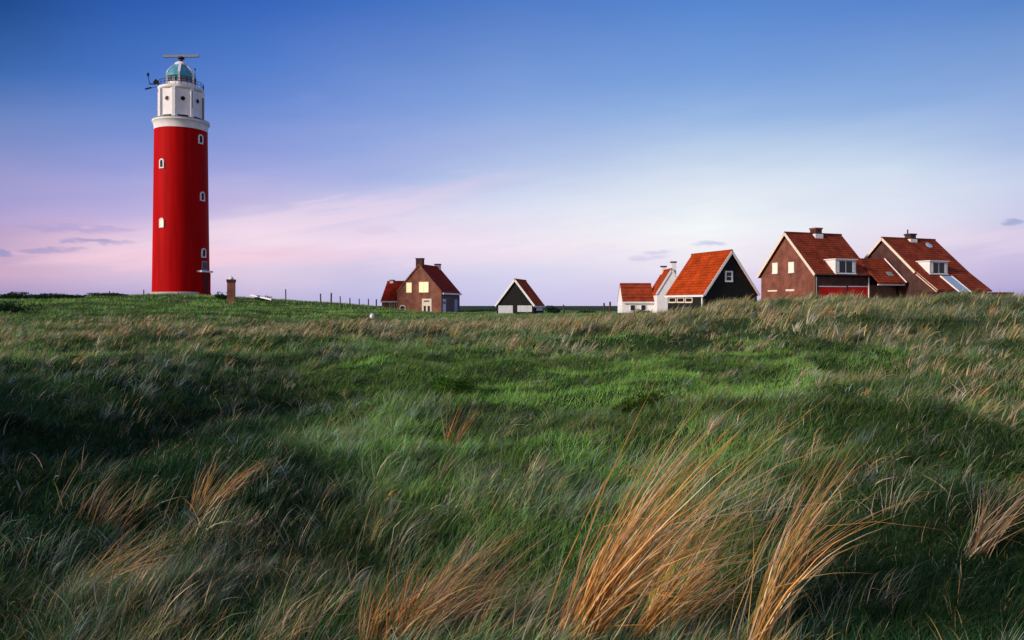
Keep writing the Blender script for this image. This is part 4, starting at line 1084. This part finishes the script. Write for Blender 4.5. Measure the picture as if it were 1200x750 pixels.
SKYC = {
    0: [(0, (8, 66, 138)), (92, (56, 102, 176)), (136, (108, 132, 195)), (202, (150, 150, 205)), (250, (172, 156, 208)), (300, (200, 166, 200)), (322, (204, 168, 200)), (345, (165, 150, 195))],
    140: [(0, (34, 84, 172)), (90, (68, 114, 195)), (136, (108, 137, 206)), (200, (150, 155, 216)), (242, (177, 170, 222)), (280, (215, 186, 220)), (303, (240, 203, 222)), (342, (184, 170, 214))],
    300: [(0, (48, 95, 186)), (65, (75, 120, 202)), (132, (111, 140, 212)), (200, (158, 164, 222)), (240, (208, 194, 228)), (272, (243, 219, 236)), (303, (240, 214, 232)), (347, (196, 184, 222))],
    420: [(0, (60, 108, 193)), (120, (118, 148, 216)), (200, (158, 173, 226)), (250, (222, 208, 235)), (285, (244, 218, 238)), (322, (206, 196, 229)), (352, (188, 184, 228))],
    600: [(0, (78, 122, 199)), (122, (132, 163, 221)), (200, (184, 197, 232)), (242, (220, 223, 242)), (282, (242, 227, 242)), (322, (214, 210, 239)), (356, (200, 196, 235))],
    830: [(0, (84, 132, 207)), (80, (114, 155, 218)), (140, (155, 185, 228)), (200, (208, 221, 238)), (268, (245, 247, 248)), (302, (243, 235, 243)), (345, (214, 200, 235))],
    1050: [(0, (84, 130, 204)), (120, (140, 172, 222)), (200, (208, 221, 238)), (250, (228, 228, 241)), (292, (225, 211, 232)), (342, (190, 178, 225))],
    1190: [(0, (86, 131, 200)), (122, (146, 173, 221)), (222, (202, 209, 234)), (262, (206, 197, 226)), (302, (202, 186, 223)), (342, (170, 160, 210))],
}
SKYG = 0.94
def ramp(stops):
    n = nt.nodes.new('ShaderNodeValToRGB'); n.color_ramp.interpolation = 'EASE' if False else 'LINEAR'
    L(fac, n.inputs['Fac']); e = n.color_ramp.elements
    stops = sorted(stops)
    e[0].position = stops[0][0]; e[0].color = (*stops[0][1], 1); e[1].position = stops[-1][0]; e[1].color = (*stops[-1][1], 1)
    for p_, c_ in stops[1:-1]:
        k = e.new(p_); k.color = (*c_, 1)
    return n.outputs['Color']
def column(px):
    st = []
    for py, c in SKYC[px]: st.append((elev(px, py) * .9 + .1, tuple(v * SKYG for v in s2l(c))))
    top = tuple(v * SKYG for v in s2l(SKYC[px][0][1])); bot = st[-1][1]
    st += [(.1 + .9 * .62, tuple(a * .55 + b * .45 for a, b in zip(top, (.05, .11, .33)))), (1.0, (.05, .11, .32)), (.0, tuple(v * .8 for v in bot))]
    return ramp(st)
cols = [(math.atan((px - CX) / F), column(px)) for px in sorted(SKYC)]
west = ramp([(0, (.5, .3, .22)), (.1, (1.15, .66, .42)), (.2, (1.1, .78, .62)), (.35, (.62, .60, .72)), (.6, (.2, .3, .55)), (1, (.05, .11, .32))])
allc = [(R(-121), west), (R(-62), None)] + cols + [(R(75), None), (R(170), west)]
cur = None
cl = [(R(-121), west), (R(-75), cols[0][1])] + cols + [(R(80), cols[-1][1]), (R(179), west)]
prev_a = None
for a, c in cl:
    if cur is None: cur = c; prev_a = a; continue
    mr = nt.nodes.new('ShaderNodeMapRange'); mr.interpolation_type = 'SMOOTHSTEP' if (a < R(-34) or a > R(34)) else 'LINEAR'
    mr.inputs['From Min'].default_value = prev_a; mr.inputs['From Max'].default_value = a; L(az_s, mr.inputs['Value'])
    mx = nt.nodes.new('ShaderNodeMix'); mx.data_type = 'RGBA'; L(mr.outputs[0], mx.inputs['Factor']); L(cur, mx.inputs['A']); L(c, mx.inputs['B'])
    cur = mx.outputs['Result']; prev_a = a
# small low clouds: bearing, elevation, half sizes (radians), colour
CLOUDS = [(115, 283, 36, 4.5, (128, 132, 190), .75), (63, 293, 26, 3.6, (128, 130, 188), .75), (2, 297, 16, 4, (125, 132, 192), .85), (768, 296, 14, 2.6, (198, 190, 226), .6), (750, 303, 17, 3.2, (205, 196, 230), .6),
          (831, 286, 18, 3.6, (188, 190, 226), .75), (1187, 260, 17, 3, (148, 155, 205), .8), (445, 270, 26, 4, (215, 196, 226), .35), (362, 118, 20, 8, (130, 150, 215), .25), (300, 298, 34, 3, (220, 196, 222), .4),
          (90, 268, 55, 4, (158, 150, 208), .5), (772, 301, 10, 2, (198, 192, 228), .5)]
nc = nt.nodes.new('ShaderNodeTexNoise'); nc.inputs['Scale'].default_value = 9; nc.inputs['Detail'].default_value = 6
mpc = nt.nodes.new('ShaderNodeMapping'); mpc.inputs['Scale'].default_value = (4, 4, 12); L(tc.outputs['Generated'], mpc.inputs['Vector']); L(mpc.outputs[0], nc.inputs['Vector'])
ncv = math_('SUBTRACT', nc.outputs['Fac'], .5)
for px, py, hw, hh, c, op in CLOUDS:
    a0 = math.atan((px - CX) / F); e0 = elev(px, py); sa = hw / F * math.cos(a0) ** 2; se = hh / F * math.cos(a0)
    dx = math_('ADD', math_('DIVIDE', math_('SUBTRACT', az_s, a0), sa), math_('MULTIPLY', ncv, 3.0))
    dy = math_('ADD', math_('DIVIDE', math_('SUBTRACT', zr, e0), se), math_('MULTIPLY', ncv, 4.2))
    d2 = math_('ADD', math_('MULTIPLY', dx, dx), math_('MULTIPLY', dy, dy))
    mr = nt.nodes.new('ShaderNodeMapRange'); mr.interpolation_type = 'SMOOTHSTEP'
    mr.inputs['From Min'].default_value = 1.9; mr.inputs['From Max'].default_value = -.25; mr.inputs['To Max'].default_value = op
    L(d2, mr.inputs['Value'])
    mx = nt.nodes.new('ShaderNodeMix'); mx.data_type = 'RGBA'; L(mr.outputs[0], mx.inputs['Factor']); L(cur, mx.inputs['A']); mx.inputs['B'].default_value = (*[v * SKYG for v in s2l(c)], 1)
    cur = mx.outputs['Result']
# broad soft wisps, lit pink, drawn out and climbing to the right; plus fine streaks
WISPS = [(330, 262, 150, 13, -.16, (248, 220, 236), .66), (470, 232, 130, 11, -.20, (226, 210, 236), .38), (250, 300, 170, 10, -.03, (247, 203, 223), .62), (180, 240, 140, 12, -.14, (190, 172, 220), .40),
         (420, 195, 150, 13, -.22, (172, 176, 226), .30), (60, 225, 110, 14, -.10, (172, 160, 210), .35), (1120, 278, 110, 12, .10, (236, 214, 234), .55), (560, 300, 120, 8, -.02, (240, 218, 238), .35), (640, 180, 160, 12, -.20, (178, 194, 232), .25)]
nf = nt.nodes.new('ShaderNodeTexNoise'); nf.inputs['Scale'].default_value = 5; nf.inputs['Detail'].default_value = 9; nf.inputs['Roughness'].default_value = .62
cmb = nt.nodes.new('ShaderNodeCombineXYZ')
L(math_('MULTIPLY', az_s, 1.3), cmb.inputs['X']); L(math_('MULTIPLY', math_('SUBTRACT', zr, math_('MULTIPLY', az_s, .16)), 11.0), cmb.inputs['Y'])
L(cmb.outputs[0], nf.inputs['Vector'])
nfv = math_('SUBTRACT', nf.outputs['Fac'], .5)
for px, py, hw, hh, sl0, c, op in WISPS:
    a0 = math.atan((px - CX) / F); e0 = elev(px, py); sa = hw / F * math.cos(a0) ** 2; se = hh / F * math.cos(a0)
    da = math_('SUBTRACT', az_s, a0)
    dx = math_('ADD', math_('DIVIDE', da, sa), math_('MULTIPLY', nfv, 1.5))
    dy = math_('ADD', math_('DIVIDE', math_('ADD', math_('SUBTRACT', zr, e0), math_('MULTIPLY', da, sl0)), se), math_('MULTIPLY', nfv, 5.0))
    d2 = math_('ADD', math_('MULTIPLY', dx, dx), math_('MULTIPLY', dy, dy))
    mr = nt.nodes.new('ShaderNodeMapRange'); mr.interpolation_type = 'SMOOTHSTEP'
    mr.inputs['From Min'].default_value = 3.0; mr.inputs['From Max'].default_value = -.8; mr.inputs['To Max'].default_value = op
    L(d2, mr.inputs['Value'])
    mx = nt.nodes.new('ShaderNodeMix'); mx.data_type = 'RGBA'; L(mr.outputs[0], mx.inputs['Factor']); L(cur, mx.inputs['A']); mx.inputs['B'].default_value = (*[v * SKYG for v in s2l(c)], 1)
    cur = mx.outputs['Result']
stk = math_('MULTIPLY', math_('MULTIPLY', nfv, .22), math_('MULTIPLY', fade, fade0))
stm = nt.nodes.new('ShaderNodeMix'); stm.data_type = 'RGBA'; stm.blend_type = 'MULTIPLY'; stm.inputs['Factor'].default_value = 1
stc = nt.nodes.new('ShaderNodeCombineColor')
for ch, kk_ in (('Red', 1.0), ('Green', .8), ('Blue', .35)): L(math_('ADD', 1.0, math_('MULTIPLY', stk, kk_)), stc.inputs[ch])
L(cur, stm.inputs['A']); L(stc.outputs[0], stm.inputs['B']); cur = stm.outputs['Result']
ns = nt.nodes.new('ShaderNodeTexSky'); ns.sky_type = 'NISHITA'; ns.sun_disc = False; ns.sun_elevation = SUN_EL; ns.sun_rotation = SUN_AZ
ns.air_density = 1.0; ns.dust_density = .6; ns.ozone_density = 3.0
mx = nt.nodes.new('ShaderNodeMix'); mx.data_type = 'RGBA'; mx.blend_type = 'ADD'; mx.inputs['Factor'].default_value = .010
L(cur, mx.inputs['A']); L(ns.outputs[0], mx.inputs['B']); L(mx.outputs['Result'], bg.inputs['Color'])
bg.inputs['Strength'].default_value = 1.0

sl_ = bpy.data.lights.new('sun', 'SUN'); sl_.energy = 4.1; sl_.angle = R(8); sl_.color = (1.0, .85, .70)
so = bpy.data.objects.new('sun', sl_); COL.objects.link(so)
d = Vector((math.sin(SUN_AZ) * math.cos(SUN_EL), math.cos(SUN_AZ) * math.cos(SUN_EL), math.sin(SUN_EL)))
so.rotation_euler = (-d).to_track_quat('-Z', 'Y').to_euler(); so.location = (-30, -20, 40)

cam = bpy.data.cameras.new('camera'); co_ = bpy.data.objects.new('camera', cam); COL.objects.link(co_)
cam.lens = 28; cam.sensor_width = 36; cam.sensor_fit = 'HORIZONTAL'; cam.shift_y = -17 / 1200
cam.clip_start = .05; cam.clip_end = 20000
co_.location = (0, 0, EYE); co_.rotation_euler = (R(90), 0, 0)
sc.camera = co_

sc.view_settings.view_transform = 'Standard'; sc.view_settings.look = 'None'; sc.view_settings.gamma = 1; sc.view_settings.exposure = 0
sc.view_settings.use_curve_mapping = False
sc.render.engine = 'CYCLES'
sc.cycles.max_bounces = 5; sc.cycles.diffuse_bounces = 3; sc.cycles.glossy_bounces = 2; sc.cycles.transmission_bounces = 3
sc.cycles.use_denoising = True
try:
    sc.cycles.denoiser = 'OPENIMAGEDENOISE'; sc.cycles.denoising_input_passes = 'RGB_ALBEDO_NORMAL'; sc.cycles.denoising_prefilter = 'ACCURATE'
except Exception: pass
